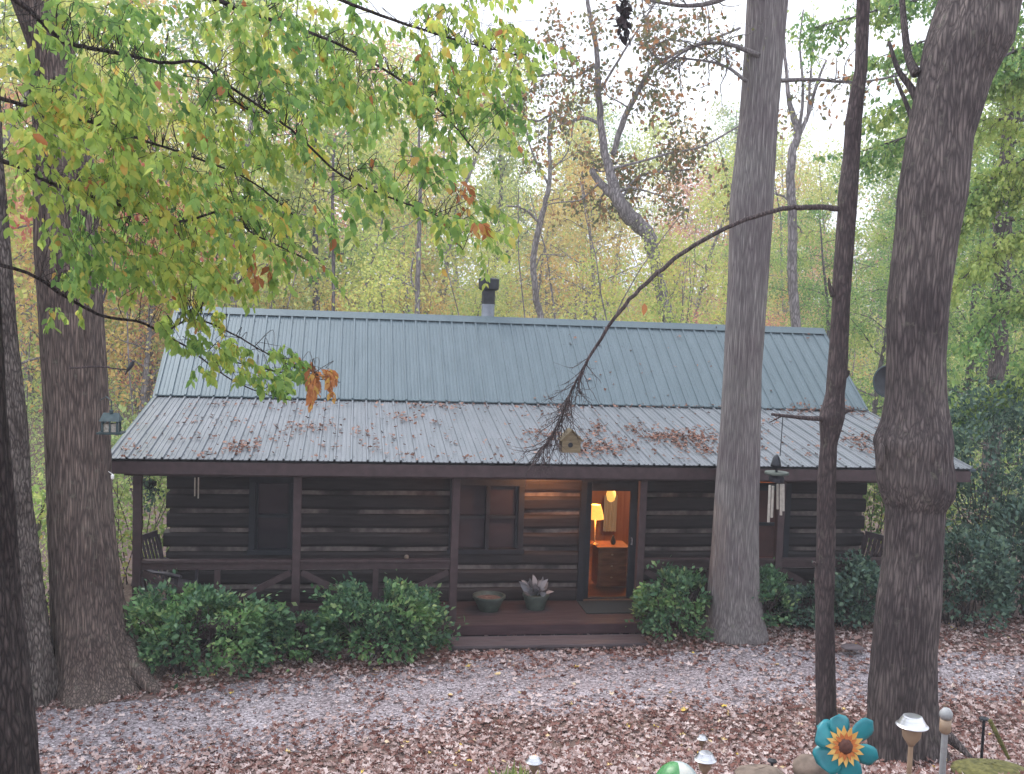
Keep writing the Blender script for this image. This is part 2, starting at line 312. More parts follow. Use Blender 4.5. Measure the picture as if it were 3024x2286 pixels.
M['birdhouse'] = mat_noise('old tan board', (.13,.10,.06), (.24,.19,.12), scale=(1,1,4), nscale=9, rough=.85, bump=.3, bdist=.004)
M['feeder'] = mat_noise('dark green blue metal', (.02,.04,.045), (.05,.08,.09), nscale=14, rough=.5, bump=.1, metallic=.3)
M['seed'] = mat_noise('bird seed', (.25,.22,.18), (.5,.48,.44), nscale=70, rough=.9, bump=.4)
M['white'] = mat_plain('white plastic', (.78,.78,.76), .4)
M['chime'] = mat_plain('pale metal tube', (.52,.50,.46), .35, .5)
M['moss'] = mat_noise('moss', (.06,.06,.018), (.17,.16,.05), nscale=22, rough=.95, bump=.8, bdist=.03)
M['rock'] = mat_noise('brown garden rock', (.10,.075,.06), (.26,.20,.16), nscale=9, rough=.9, bump=.6, bdist=.03)
M['rocker'] = mat_noise('dark chair wood', (.035,.032,.042), (.08,.07,.085), nscale=8, rough=.4, bump=.1)
M['mat'] = mat_noise('dark doormat', (.02,.03,.035), (.04,.05,.055), nscale=50, rough=1, bump=.5)

# ------------------------------------------------------------------ world and sun
w = D2.worlds.new('World'); bpy.context.scene.world = w; w.use_nodes = True; nt = w.node_tree
bg = nt.nodes['Background']
sky = N(nt, 'ShaderNodeTexSky', sky_type='NISHITA'); sky.sun_disc = False
SE, SR = math.radians(16), math.radians(200)
sky.sun_elevation = SE; sky.sun_rotation = SR; sky.dust_density = 4; sky.air_density = 1.2
tc = nt.nodes.new('ShaderNodeTexCoord'); nz = N(nt, 'ShaderNodeTexNoise', Scale=2.2, Detail=5); nt.links.new(tc.outputs['Generated'], nz.inputs['Vector'])
cr = ramp(nt, [(.35, (.78,)*3), (.65, (1,)*3)]); nt.links.new(nz.outputs['Fac'], cr.inputs['Fac'])
mx = N(nt, 'ShaderNodeMix', data_type='RGBA'); nt.links.new(cr.outputs['Color'], mx.inputs['Factor'])
nt.links.new(sky.outputs['Color'], mx.inputs['A']); mx.inputs['B'].default_value = (10.6, 11.1, 12.2, 1)
nt.links.new(mx.outputs['Result'], bg.inputs['Color']); bg.inputs['Strength'].default_value = .1
sl = D2.lights.new('sun', 'SUN'); sl.energy = 1.5; sl.angle = math.radians(25); sl.color = (1, .95, .9)
so = D2.objects.new('sun', sl); C.objects.link(so)
sd = np.array([math.sin(SR)*math.cos(SE), math.cos(SR)*math.cos(SE), math.sin(SE)])
sd = np.array([-.35, .45, .8])        # veiled sun high in the cloud
from mathutils import Vector
so.rotation_euler = Vector(sd).to_track_quat('Z', 'Y').to_euler()
sky.sun_elevation = math.asin(.8/np.linalg.norm(sd)); sky.sun_rotation = math.atan2(sd[0], sd[1])
sc = bpy.context.scene
sc.view_settings.view_transform = 'Standard'; sc.view_settings.look = 'None'; sc.view_settings.exposure = .88; sc.view_settings.gamma = 1
sc.cycles.max_bounces = 6; sc.cycles.transparent_max_bounces = 8

cam = D2.cameras.new('camera'); co = D2.objects.new('camera', cam); C.objects.link(co); sc.camera = co
cam.sensor_width = 36; cam.lens = F/3024*36; cam.clip_end = 2000; cam.clip_start = .05
from mathutils import Matrix
mw = Matrix(((RT[0], UP[0], -FW[0], CAM[0]), (RT[1], UP[1], -FW[1], CAM[1]), (RT[2], UP[2], -FW[2], CAM[2]), (0, 0, 0, 1)))
co.matrix_world = mw

# ------------------------------------------------------------------ ground
rng = np.random.default_rng(5)
def sheet(name, xs, ys, mat, dz=0, mask=None):
    X, Y = np.meshgrid(xs, ys); Z = gz(X, Y)+dz; V = np.stack([X, Y, Z], -1).reshape(-1, 3); nc = len(xs); nr = len(ys)
    i, j = np.meshgrid(np.arange(nr-1), np.arange(nc-1), indexing='ij')
    Fa = np.stack([i*nc+j, i*nc+j+1, (i+1)*nc+j+1, (i+1)*nc+j], -1).reshape(-1, 4)
    if mask is not None:
        cx = V[Fa].mean(1); Fa = Fa[mask(cx[:, 0], cx[:, 1])]
    o = link(name, fastmesh(name, V, Fa), mat); 
    o.data.polygons.foreach_set('use_smooth', [True]*len(o.data.polygons)); return tag(o, None, None, kind='structure')
xs = np.concatenate([np.linspace(-600, -30, 20), np.linspace(-26, -6, 30), np.linspace(-5.8, 18, 240), np.linspace(18.6, 60, 50), np.linspace(70, 600, 20)])
ys = np.concatenate([np.linspace(-60, -16, 12), np.linspace(-15, 3, 180), np.linspace(3.5, 60, 80), np.linspace(63, 200, 50), np.linspace(220, 700, 12)])
sheet('ground', xs, ys, M['ground'])
def drive_mask(x, y):
    e = .35*vn(x*.9, y*.9, 21)+.25*vn(x*3, y*3, 22)
    back = np.interp(x, [-6, 1, 4, 6, 8, 11, 16], [-2.6, -1.35, -.75, -.45, -.9, -1.25, -1.6])
    front = np.interp(x, [-6, 1, 5, 9, 16], [-4.6, -3.7, -2.9, -2.7, -3.2])
    return (y < back+e) & (y > front+e)
sheet('gravel_driveway', np.linspace(-8, 17, 360), np.linspace(-5.5, 0, 110), M['gravel'], .006, drive_mask)
# loose stones on the drive
n = 26000; X = rng.uniform(-5, 16, n); Y = rng.uniform(-5.5, -.3, n); k = drive_mask(X, Y); X = X[k]; Y = Y[k]; n = len(X)
oct_ = (np.array([[1,0,0],[0,1,0],[-1,0,0],[0,-1,0],[0,0,.7],[0,0,-.5]])*.5, np.array([[0,1,4],[1,2,4],[2,3,4],[3,0,4],[1,0,5],[2,1,5],[3,2,5],[0,3,5]]))
o = leaves('loose_gravel', np.stack([X, Y, gz(X, Y)+.01], -1), np.stack([rng.normal(size=n), rng.normal(size=n), rng.normal(size=n)*.2], -1), rng.uniform(.012, .042, n), oct_, M['stone'], rng=rng, nrm=np.tile([0, 0, 1.], (n, 1)), warp=.6)
tag(o, 'small loose grey stones strewn over the gravel driveway', 'gravel', kind='stuff')
# fallen leaves
n = 120000; X = rng.uniform(-7, 19, n); Y = rng.uniform(-8, .6, n)
on = drive_mask(X, Y); edge = 1-np.mean([drive_mask(X, Y+q) for q in (-.75, -.5, -.3, -.15, .15, .3, .5, .75)], axis=0); dens = np.where(on, .08+.75*edge+.55*np.clip(vn(X*1.1, Y*1.6, 31)+vn(X*3.1, Y*3.1, 32)*.8, 0, 1)+np.clip((-2.2-Y)*.4, 0, .7), .97)
dens = np.where(Y > .2, .25, dens)
k = rng.uniform(size=n) < dens; X = X[k]; Y = Y[k]; n = len(X)
nr = np.stack([rng.normal(size=n)*.4, rng.normal(size=n)*.4-.15, np.ones(n)], -1); a = rng.uniform(0, 2*math.pi, n)
dr = np.stack([np.cos(a), np.sin(a), rng.normal(size=n)*.22], -1)
o = leaves('fallen_leaves', np.stack([X, Y, gz(X, Y)+rng.uniform(.004, .035, n)], -1), dr, rng.uniform(.035, .085, n), LGRD, M['litter'], rng=rng, nrm=np.cross(dr, np.cross(nr, dr)), warp=.7)
tag(o, 'brown and pinkish dry autumn leaves covering the yard and the driveway', 'fallen leaves', kind='stuff')

# ------------------------------------------------------------------ cabin
L = 12.55; EH = 2.35; RB = 3.30; UB = .545; RA = 2.033; UA = 1.473
W = 1.25; GND = -.30; WT = .2
XL = at(365, 1010, W)[0]; XR = at(1868, 1035, W)[0]
cab = thing('log_cabin', 'dark brown log cabin with blue green metal roof and full length front porch', 'cabin', (6, 2, GND))
def wx(x, y=1110): return at(x, y, W)[0]
def wz(x, y): return at(x, y, W)[2]
# openings on the front wall: x0,x1,z0,z1
dx0, dx1 = wx(1262, 1170), wx(1376, 1170)
dz0, dz1 = .02, wz(1318, 1040)
openings = [('door', dx0, dx1, 0.0, dz1)]
for (a, b, c, d) in ((552, 628, 1042, 1186), (983, 1118, 1048, 1184), (1622, 1692, 1058, 1205)):
    openings.append(('window', wx(a), wx(b), wz((a+b)/2, d), wz((a+b)/2, c)))
top = rz_w = EH+UB*W/RB-.13
z = 0.0; pitch = .2865; k = 0
logs = MB(); ch = MB()
def spans(z0, z1):
    cut = sorted([(o[1]-.02, o[2]+.02) for o in openings if o[3] < z1-.02 and o[4] > z0+.02]); x = XL; out = []
    for a, b in cut:
        if a > x: out.append((x, a))
        x = max(x, b)
    out.append((x, XR)); return out
row0 = wz(480, 1062)                   # height of the uppermost chink line
zc = [row0-i*pitch for i in range(-2, 12)]
edges = sorted([z for z in zc if -.4 < z < top])
zz = [GND+.1]+edges+[top]
rr = random.Random(3)
for i in range(len(zz)-1):
    z0, z1 = zz[i]+.032, zz[i+1]-.032
    for (a, b) in spans(z0, z1):
        e0 = .0 if a > XL else -.02-rr.uniform(0, .05)*(i % 2); e1 = 0 if b < XR else .02+rr.uniform(0, .05)*(i % 2)
        n = max(2, int((b-a)/.35)); P = []
        prof = [(.0, z0), (-.035, z0+.012), (-.05, z0+.05), (-.05, z1-.05), (-.035, z1-.012), (.0, z1), (WT, z1), (WT, z0)]
        for s in range(n+1):
            x = a+e0+(b-a+e1-e0)*s/n; j = .008*math.sin(x*3+i)+.006*rr.uniform(-1, 1)
            for (yy, z_) in prof: P.append((x, W+yy+(j if yy < .1 else 0), z_+j*.5))
        m = MB(); fcs = [(s*8+q, s*8+(q+1) % 8, (s+1)*8+(q+1) % 8, (s+1)*8+q) for s in range(n) for q in range(8)]
        fcs += [tuple(range(8))[::-1], tuple(n*8+q for q in range(8))]
        logs.add(P, fcs)
    if i:
        for (a, b) in spans(zz[i]-.03, zz[i]+.03): ch.box((a+.02, W-.006, zz[i]-.034), (b-.02, W+WT-.02, zz[i]+.034))
logs.build('log_wall', M['wood'], cab, bevel=0)
ch.build('chinking', M['chink'], cab)
BY = RB+RA+RA+.5                     # back wall
sw = MB()
def rz(y): return EH+UB*y/RB if y < RB else (EH+UB+UA*(y-RB)/RA if y < RB+RA else EH+UB+UA-(y-RB-RA)*UA/RA)
for x0 in (XL, XR-WT):
    ysid = [W+WT+.003, RB, RB+RA, BY]; v = []
    for xx in (x0, x0+WT):
        for yy in ysid: v += [(xx, yy, GND), (xx, yy, rz(yy)-.12)]
    f = []
    for s in range(3):
        f += [(2*s, 2*s+1, 2*s+3, 2*s+2), (8+2*s, 8+2*s+2, 8+2*s+3, 8+2*s+1), (2*s+1, 8+2*s+1, 8+2*s+3, 2*s+3), (2*s, 2*s+2, 8+2*s+2, 8+2*s)]
    f += [(0, 8, 9, 1), (6, 7, 15, 14)]
    sw.add(v, f)
sw.box((XL+WT+.003, BY-WT, GND), (XR-WT-.003, BY-.003, rz(BY)-.13))
sw.build('side_wall', M['wood'], cab)
# roof: ribbed sheets
def profile(n_p, wid):
    pts = []
    for i in range(n_p):
        x = i*wid
        pts += [(x-.022, .0), (x-.012, .026), (x+.012, .026), (x+.022, 0)]
        for q in (.36, .64): pts += [(x+wid*q-.012, 0), (x+wid*q-.006, .008), (x+wid*q+.006, .008), (x+wid*q+.012, 0)]
    return pts
NP = 55; wid = L/NP
def ribbed(y0, z0, y1, z1, name, mat, seed=0):
    pr = profile(NP+1, wid); pr = [p for p in pr if -.03 <= p[0] <= L+.03]; m = MB(); n = 14; V = []
    sl = np.array([0, y1-y0, z1-z0]); ln = np.linalg.norm(sl); nrm = np.array([0, -sl[2], sl[1]])/ln
    for s in range(n):
        t = s/(n-1)
        for (x, h) in pr:
            wob = .004*float(vn(x*1.1, t*3+seed, 5))
            V.append(np.array([x, y0, z0])+sl*t+nrm*(h+wob))
    nc = len(pr); m.grid(V, n, nc)
    V2 = [v-nrm*.03 for v in V[:nc]]+[v for v in V[:nc]]
    return m, V, nc, nrm
rf = thing('roof', None, None, (6, 2, 3)); rf.parent = cab; rf.matrix_parent_inverse = cab.matrix_world.inverted()
for k_ in ('label', 'category'):
    if k_ in rf: del rf[k_]
D2.objects.remove(rf)
m, V, nc, nr_ = ribbed(-.02, EH, RB+.06, EH+UB+.012, '', None, 0)
o = m.build('porch_roof_panel', M['roof_l'], cab, smooth=False); so_ = o.modifiers.new('s', 'SOLIDIFY'); so_.thickness = .012; so_.offset = -1
m, V, nc, nr_ = ribbed(RB-.02, EH+UB+.028, RB+RA, EH+UB+UA, '', None, 4)
o = m.build('main_roof_panel', M['roof_u'], cab); so_ = o.modifiers.new('s', 'SOLIDIFY'); so_.thickness = .008; so_.offset = -1
m, V, nc, nr_ = ribbed(RB+RA+RA+.6, EH+UB-.40, RB+RA+.01, EH+UB+UA-.004, '', None, 8)
o = m.build('rear_roof_panel', M['roof_u'], cab)
m = MB()                              # ridge cap
rzv = EH+UB+UA
V = [];
for x in np.linspace(-.05, L+.05, 30):
    V += [(x, RB+RA-.17, rzv-.17*UA/RA+.034), (x, RB+RA-.02, rzv+.028), (x, RB+RA+.02, rzv+.028), (x, RB+RA+.17, rzv-.17*UA/RA+.034)]
m.grid(V, 30, 4); o = m.build('ridge_cap', M['roof_cap'], cab); s_ = o.modifiers.new('s', 'SOLIDIFY'); s_.thickness = .006
m = MB().box((-.02, RB-.05, EH+UB+.018), (L+.02, RB+.03, EH+UB+.036)); m.build('transition_flashing', M['roof_cap'], cab)
for x0 in (-.035, L+.005):            # gable edge trims and roof deck underneath
    MB().bar((x0+.015, -.01, EH-.03), (x0+.015, RB, EH+UB-.03), .10, .03).build('gable_trim', M['roof_cap'], cab)
    MB().bar((x0+.015, RB, EH+UB-.02), (x0+.015, RB+RA, rzv-.02), .10, .03).build('gable_trim', M['roof_cap'], cab)
m = MB()
for (y0, z0, y1, z1) in ((.03, EH-.035, RB, EH+UB-.03), (RB, EH+UB-.03, RB+RA, rzv-.04), (RB+RA, rzv-.04, RB+2*RA+.55, EH+UB-.43)):
    m.add([(.02, y0, z0), (L-.02, y0, z0), (L-.02, y1, z1), (.02, y1, z1), (.02, y0, z0-.03), (L-.02, y0, z0-.03), (L-.02, y1, z1-.03), (.02, y1, z1-.03)],
          [(0,1,2,3),(7,6,5,4),(0,4,5,1),(1,5,6,2),(2,6,7,3),(3,7,4,0)])
m.build('roof_deck', M['under'], cab)
MB().box((0, 0.0, EH-.215), (L, .035, EH-.045)).build('fascia', M['trim'], cab, bevel=.004)
MB().box((.15, .19, EH-.27), (L-.15, .30, EH-.13)).build('porch_beam', M['trim'], cab, bevel=.004)
# rafters
m = MB()
for i in range(21): m.bar((.2+i*(L-.4)/20, .05, EH-.10), (.2+i*(L-.4)/20, W+.1, EH-.10+UB*W/RB), .05, .11)
m.build('rafters', M['under'], cab)
for nm_, rows_ in (('porch', [(.12, 0), (1.1, 0), (2.15, 0), (3.15, 0)]), ('main', [(RB+.15, 1), (RB+.8, 1), (RB+1.4, 1), (RB+RA-.3, 1)])):
    sm_ = MB()
    for yy, up in rows_:
        for i in range(NP):
            zz_ = (EH+UB*yy/RB+.012 if not up else EH+UB+.028+(UA-.028)*(yy-RB)/RA)+.003
            sm_.lathe([(.009, 0), (.007, .006)], (i*wid+wid*.16, yy, zz_), 6)
    o = sm_.build('screw_heads', M['casing'], cab); o['kind'] = 'stuff'
# chimney flue
c = at(1054, 672, RB+RA+.25); fz = c[2]-.25
chm = thing('chimney', None, None, (c[0], c[1], fz)); chm.parent = cab; chm.matrix_parent_inverse = cab.matrix_world.inverted()
del_ = D2.objects.remove(chm)
zt = at(1054, 628, RB+RA+.25)[2]; zt2 = at(1054, 603, RB+RA+.25)[2]; zmid = at(1054, 657, RB+RA+.25)[2]
pipe = MB().lathe([(.128, 0), (.128, zmid-fz)], (c[0], c[1], fz), 24).build('chimney', M['flue'], cab, smooth=False)
MB().lathe([(.13, 0), (.13, zt-zmid+.02)], (c[0], c[1], zmid), 24).build('flue_pipe', M['black'], pipe)
MB().lathe([(.15, 0), (.195, .03), (.2, .05), (.2, zt2-zt-.03), (.205, zt2-zt-.025), (.205, zt2-zt), (.16, zt2-zt+.02)], (c[0], c[1], zt), 28).build('flue_cap', M['black'], pipe)
# deck
m = MB(); nb = 8; bw = (W-.05)/nb
for i in range(nb): m.box((.1, .05+i*bw, -.035), (L-.1, .05+(i+1)*bw-.008, 0.0))
m.build('deck_boards', M['deck'], cab)
MB().box((.1, .02, -.148), (L-.1, .052, -.004)).build('deck_skirt', M['skirt'], cab, bevel=.004)
MB().box((.2, .3, GND), (L-.2, .36, -.05)).build('deck_foundation', M['casing'], cab)
s0, s1 = atz(972, 1380, -.16)[0], atz(1392, 1380, -.16)[0]
stp = MB(); stp.box((s0, -.42, -.195), (s1, -.22, -.155)); stp.box((s0, -.21, -.195), (s1, .01, -.155)); stp.box((s0, -.38, GND-.05), (s1, -.34, -.197)); stp.box((s0+.02,-.33,GND-.05),(s0+.06,.01,-.197)); stp.box((s1-.06,-.33,GND-.05),(s1-.02,.01,-.197))
stp.build('step', M['step'], cab, bevel=.004)
# posts
PY = .25; posts = [(297, 1130), (640, 1210), (981, 1190), (1383, 1185), (1683, 1140), (1975, 1140)]
px = [at(a, b, PY)[0] for a, b in posts]
for x in px: MB().box((x-.055, PY-.055, .002), (x+.055, PY+.055, EH-.272)).build('post', M['trim'], cab, bevel=.006)
# railings
def railing(x0, x1, z0=.10, z1=.90):
    x0 += .056; x1 -= .056; xm = (x0+x1)/2
    r = MB().box((x0, PY-.045, z1-.035), (x1, PY+.06, z1+.005)); r.box((x0, PY-.02, z1-.13), (x1, PY+.02, z1-.037)); r = r.build('railing', M['trim'], cab, bevel=.004)
    MB().box((x0, PY-.02, z0), (x1, PY+.02, z0+.09)).build('bottom_rail', M['trim'], r)
    MB().box((xm-.04, PY-.018, z0+.092), (xm+.04, PY+.018, z1-.132)).build('stud', M['trim'], r)
    MB().bar((x0+.02, PY, z1-.18), (xm-.08, PY, z0+.14), .085, .034).build('brace', M['trim'], r)
    MB().bar((x1-.02, PY, z1-.18), (xm+.08, PY, z0+.14), .085, .034).build('brace', M['trim'], r)
railing(px[0], px[1]); railing(px[1], px[2]); railing(px[3], px[4]); railing(px[4], px[5])
# windows and door
for kind, x0, x1, z0, z1 in openings[1:]:
    red = x0 > wx(1600); extra = [wx(1052)] if abs(x0-wx(983)) < .01 else []
    f = MB(); y0, y1 = W-.075, W+.03
    f.box((x0-.09, y0, z1), (x1+.09, y1, z1+.11)); f.box((x0-.11, y0-.02, z0-.07), (x1+.11, y1, z0))
    f.box((x0-.09, y0, z0+.001), (x0, y1, z1-.001)); f.box((x1, y0, z0+.001), (x1+.09, y1, z1-.001))
    for q in extra: f.box((q-.03, y0, z0+.001), (q+.03, y1, z1-.001))
    win = f.build('window', M['casing'], cab, bevel=.003); zm = (z0+z1)/2
    s = MB(); s.box((x0+.001, W-.02, zm-.025), (x1-.001, W+.02, zm+.025))
    for a in (x0+.001, x1-.036): s.box((a, W-.015, z0+.001), (a+.035, W+.025, z1-.001))
    s.build('sash', M['casing'], win)
    MB().box((x0+.002, W+.03, z0+.002), (x1-.002, W+.04, z1-.002)).build('pane', M['redblind'] if red else M['winglass'], win)
g0, g1 = wx(1274, 1170), wx(1357, 1170); gz0, gz1 = wz(1315, 1290), wz(1315, 1060)
f = MB(); f.box((dx0-.10, W-.08, dz1), (dx1+.10, W+.05, dz1+.10)); f.box((dx0-.10, W-.08, .002), (dx0, W+.05, dz1-.001)); f.box((dx1, W-.08, .002), (dx1+.10, W+.05, dz1-.001))
door = f.build('door_frame', M['casing'], cab, bevel=.004)
f = MB(); f.box((dx0+.003, W-.03, .02), (g0, W+.01, dz1-.003)); f.box((g1, W-.03, .02), (dx1-.003, W+.01, dz1-.003)); f.box((g0+.001, W-.03, .02), (g1-.001, W+.01, gz0)); f.box((g0+.001, W-.03, gz1), (g1-.001, W+.01, dz1-.003))
dd = f.build('storm_door', M['casing'], door, bevel=.003)
MB().box((g0+.002, W-.012, gz0+.001), (g1-.002, W-.006, gz1-.001)).build('pane', M['glass'], dd)
MB().tube([(g1+.04, W-.03, 1.0), (g1+.04, W-.08, 1.0), (g1+.04, W-.08, .9), (g1+.04, W-.03, .9)], .008, 6).build('handle', M['steel'], dd)
# room behind the door
rx0, rx1, ry0, ry1, rz1 = dx0-1.6, dx1+2.4, W+WT+.01, W+WT+3.4, 2.35
r = MB(); r.box((rx0, ry0, -.03), (rx1, ry1, .0)); r.build('room_floor', M['dwood'], cab)
r = MB(); r.box((rx0, ry1, .003), (rx1, ry1+.05, rz1)); r.box((rx0-.05, ry0, .003), (rx0-.002, ry1, rz1)); r.box((rx1+.002, ry0, .003), (rx1+.05, ry1, rz1)); r.box((rx0-.05, ry0, rz1+.003), (rx1+.05, ry1+.05, rz1+.05))
r.build('room_panelling', M['pine'], cab)
def pl(name, e, loc, col, r=.05):
    l = D2.lights.new(name, 'POINT'); l.energy = e; l.color = col; l.shadow_soft_size = r; o = D2.objects.new(name, l); C.objects.link(o); o.location = loc; return o
yl = ry0+.5
c = at(1287, 1106, yl); cb = at(1287, 1176, yl)
lamp = thing('table_lamp', 'lit lamp with orange glowing shade on a tall pale stand seen through the glass door', 'lamp', (c[0], yl, cb[2]))
MB().lathe([(.135, -.11), (.125, -.04), (.10, .06), (.075, .12)], c, 28, closed=False).build('lamp_shade', M['shade'], lamp, smooth=True)
MB().lathe([(.075, 0), (.07, .015), (.02, .03), (.012, .05), (.012, c[2]-cb[2]-.05)], (c[0], yl, cb[2]), 16).build('lamp_stand', M['brass'], lamp, smooth=True)
lo = pl('lamp_bulb', 7, (c[0], yl, c[2]-.02), (1, .55, .22), .04); lo.parent = lamp; lo.matrix_parent_inverse = lamp.matrix_world.inverted()
# chest of drawers below the lamp
a = at(1284, 1178, yl); b = at(1350, 1178, yl)
tb = thing('chest_of_drawers', 'brown wooden chest under the lamp inside the cabin door', 'chest', ((a[0]+b[0])/2, yl, 0))
MB().box((a[0]+.03, yl-.16, .06), (b[0], yl+.25, cb[2]-.03)).build('carcass', M['dwood'], tb, bevel=.006)
MB().box((a[0], yl-.2, cb[2]-.029), (b[0]+.03, yl+.28, cb[2]-.001)).build('top', M['dwood'], tb, bevel=.005)
for q in range(3):
    zq = .1+q*(cb[2]-.16)/3; d_ = MB().box((a[0]+.07, yl-.175, zq), (b[0]-.04, yl-.162, zq+(cb[2]-.25)/3)).build('drawer', M['dwood'], tb, bevel=.003)
    MB().lathe([(.012, -.01), (.02, .0), (.012, .01)], ((a[0]+b[0])/2, yl-.19, zq+.12), 10).build('knob', M['brass'], d_)
# curtain, globe light, pale box, vase
c1 = at(1318, 1120, ry1-.15)
m = MB(); V = []
for zq in np.linspace(at(1318, 1148, ry1-.15)[2], at(1318, 1070, ry1-.15)[2], 8):
    for s in range(17): V.append((c1[0]-.13+.26*s/16, ry1-.15+.025*math.sin(s*1.6), zq))
m.grid(V, 8, 17); o = m.build('curtain', M['curtain'], None, smooth=True); tag(o, 'pale grey curtain hanging at the back of the lit room', 'curtain')
c2 = at(1320, 1068, yl+.6)
gl = thing('pendant_light', 'small amber glass pendant glowing above the lamp inside the doorway', 'light', (c2[0], c2[1], c2[2]))
MB().lathe([(.02, .12), (.06, .09), (.085, 0), (.06, -.10), (.02, -.13)], c2, 20).build('glass_shade', M['globe'], gl, smooth=True)
MB().tube([(c2[0], c2[1], c2[2]+.12), (c2[0], c2[1], rz1)], .008, 6).build('cord', M['casing'], gl)
pl('room_light', 48, (c2[0]+.5, c2[1], 1.9), (1, .6, .28), .1)
a = at(1344, 1282, ry0+.6); o = MB().box((a[0]-.10, ry0+.5, .002), (a[0]+.12, ry0+.75, at(1344, 1240, ry0+.6)[2])).build('storage_box', M['tanplastic'], None, bevel=.01)
tag(o, 'pale upright box on the floor at the right inside the doorway', 'box')
a = at(1326, 1176, yl-.05)
o = MB().lathe([(.03, 0), (.045, .04), (.03, .1), (.015, .13), (.02, .15)], (a[0], yl, cb[2]), 14).build('vase', M['black'], None, smooth=True); tag(o, 'small dark vase on the chest beside the lamp', 'vase')
# porch light under the roof beside the door
c = np.array([wx(1165), W-.38, 0.])
plt = thing('porch_light', 'warm porch bulb tucked under the roof left of the door', 'light', (c[0], c[1], EH-.05))
zc_ = EH-.12+UB*c[1]/RB-.06
MB().lathe([(.05, .06), (.05, .045), (.03, .04), (.028, .0)], (c[0], c[1], zc_), 16).build('lamp_holder', M['casing'], plt)
MB().lathe([(.02, 0), (.03, -.025), (.032, -.05), (.02, -.075), (.005, -.082)], (c[0], c[1], zc_), 16).build('bulb', M['shade'], plt, smooth=True)
lo = pl('porch_bulb', 34.0, (c[0], c[1]-.15, zc_-.14), (1, .42, .16), .04); lo.parent = plt; lo.matrix_parent_inverse = plt.matrix_world.inverted()
# door mat
a, b = atz(1240, 1300, .01), atz(1385, 1330, .01)
o = MB().box((dx0-.1, PY+.25, .002), (dx1+.25, W-.12, .018)).build('doormat', M['mat'], None, bevel=.004); tag(o, 'dark doormat on the porch boards in front of the door', 'doormat')

# ------------------------------------------------------------------ things on the porch
c = atz(1056, 1308, .0); c[1] = .75; c = at(1056, 1303, .75); c[2] = .002
pt = thing('planter', 'empty wide grey green bowl planter on the porch floor', 'planter', tuple(c))
MB().lathe([(.14, 0), (.19, .10), (.235, .2), (.25, .2), (.25, .23), (.22, .23), (.20, .17), (.05, .16)], c, 28).build('bowl', M['pot'], pt, smooth=False)
MB().lathe([(.0, 0.0), (.2, .005)], (c[0], c[1], .175), 20, closed=False).build('soil', M['ground'], pt)
c = at(1157, 1300, .8); c[2] = .002
pt = thing('potted_plant', 'pot of silvery leaved plant on the porch between window and door', 'plant', tuple(c))
MB().lathe([(.13, 0), (.17, .12), (.19, .2), (.205, .2), (.205, .235), (.17, .235), (.16, .19)], c, 24).build('pot', M['pot'], pt)
r3 = np.random.default_rng(8); n = 60; a = r3.uniform(0, 2*math.pi, n); e = r3.uniform(.2, 1.3, n)
dr = np.stack([np.cos(a)*np.cos(e), np.sin(a)*np.cos(e), np.sin(e)], -1); pos = np.array([c[0], c[1], .2])+dr*r3.uniform(.02, .16, (n, 1))
leaves('foliage', pos, dr, r3.uniform(.12, .22, n), (LNEAR[0], LN_T), M['paleleaf'], pt, r3)
# rocking chair
def rocking_chair(label, loc, rz):
    t = thing('rocking_chair', label, 'chair', (0, 0, 0)); mt = M['rocker']
    MB().box((-.25, -.24, .40), (.25, .24, .43)).build('seat', mt, t, bevel=.006)
    b = MB()
    for i in range(6): b.bar((-.2+i*.08, .24, .43), (-.2+i*.08, .42, 1.05), .05, .012)
    b.bar((-.25, .425, 1.07), (.25, .425, 1.07), .09, .02); b.bar((-.25, .29, .60), (.25, .29, .60), .05, .02); b.build('backrest', mt, t)
    for s in (-1, 1):
        MB().tube([(s*.27, .5*math.cos(q)*1.0*-1+0.02, .07+.14*(1-math.sin(q))) for q in np.linspace(.5, math.pi-.4, 12)], .018, 6).build('rocker', mt, t)
        MB().bar((s*.26, -.2, .08), (s*.26, -.24, .62), .035, .035).build('leg', mt, t)
        MB().bar((s*.26, .2, .08), (s*.26, .42, 1.05), .035, .035).build('leg', mt, t)
        MB().tube([(s*.28, -.32, .62), (s*.28, -.1, .645), (s*.28, .1, .64), (s*.28, .33, .69)], .028, 6).build('armrest', mt, t)
    t.location = loc; t.rotation_euler = (0, 0, rz); return t
c = at(372, 1245, .72); rocking_chair('dark wooden rocking chair behind the porch railing at the left end', (c[0], .72, 0.02), 1.15)
c = at(1885, 1230, .8); rocking_chair('dark chair with its arm just showing past the right corner of the cabin', (c[0]-.28, .75, 0.02), -1.2)
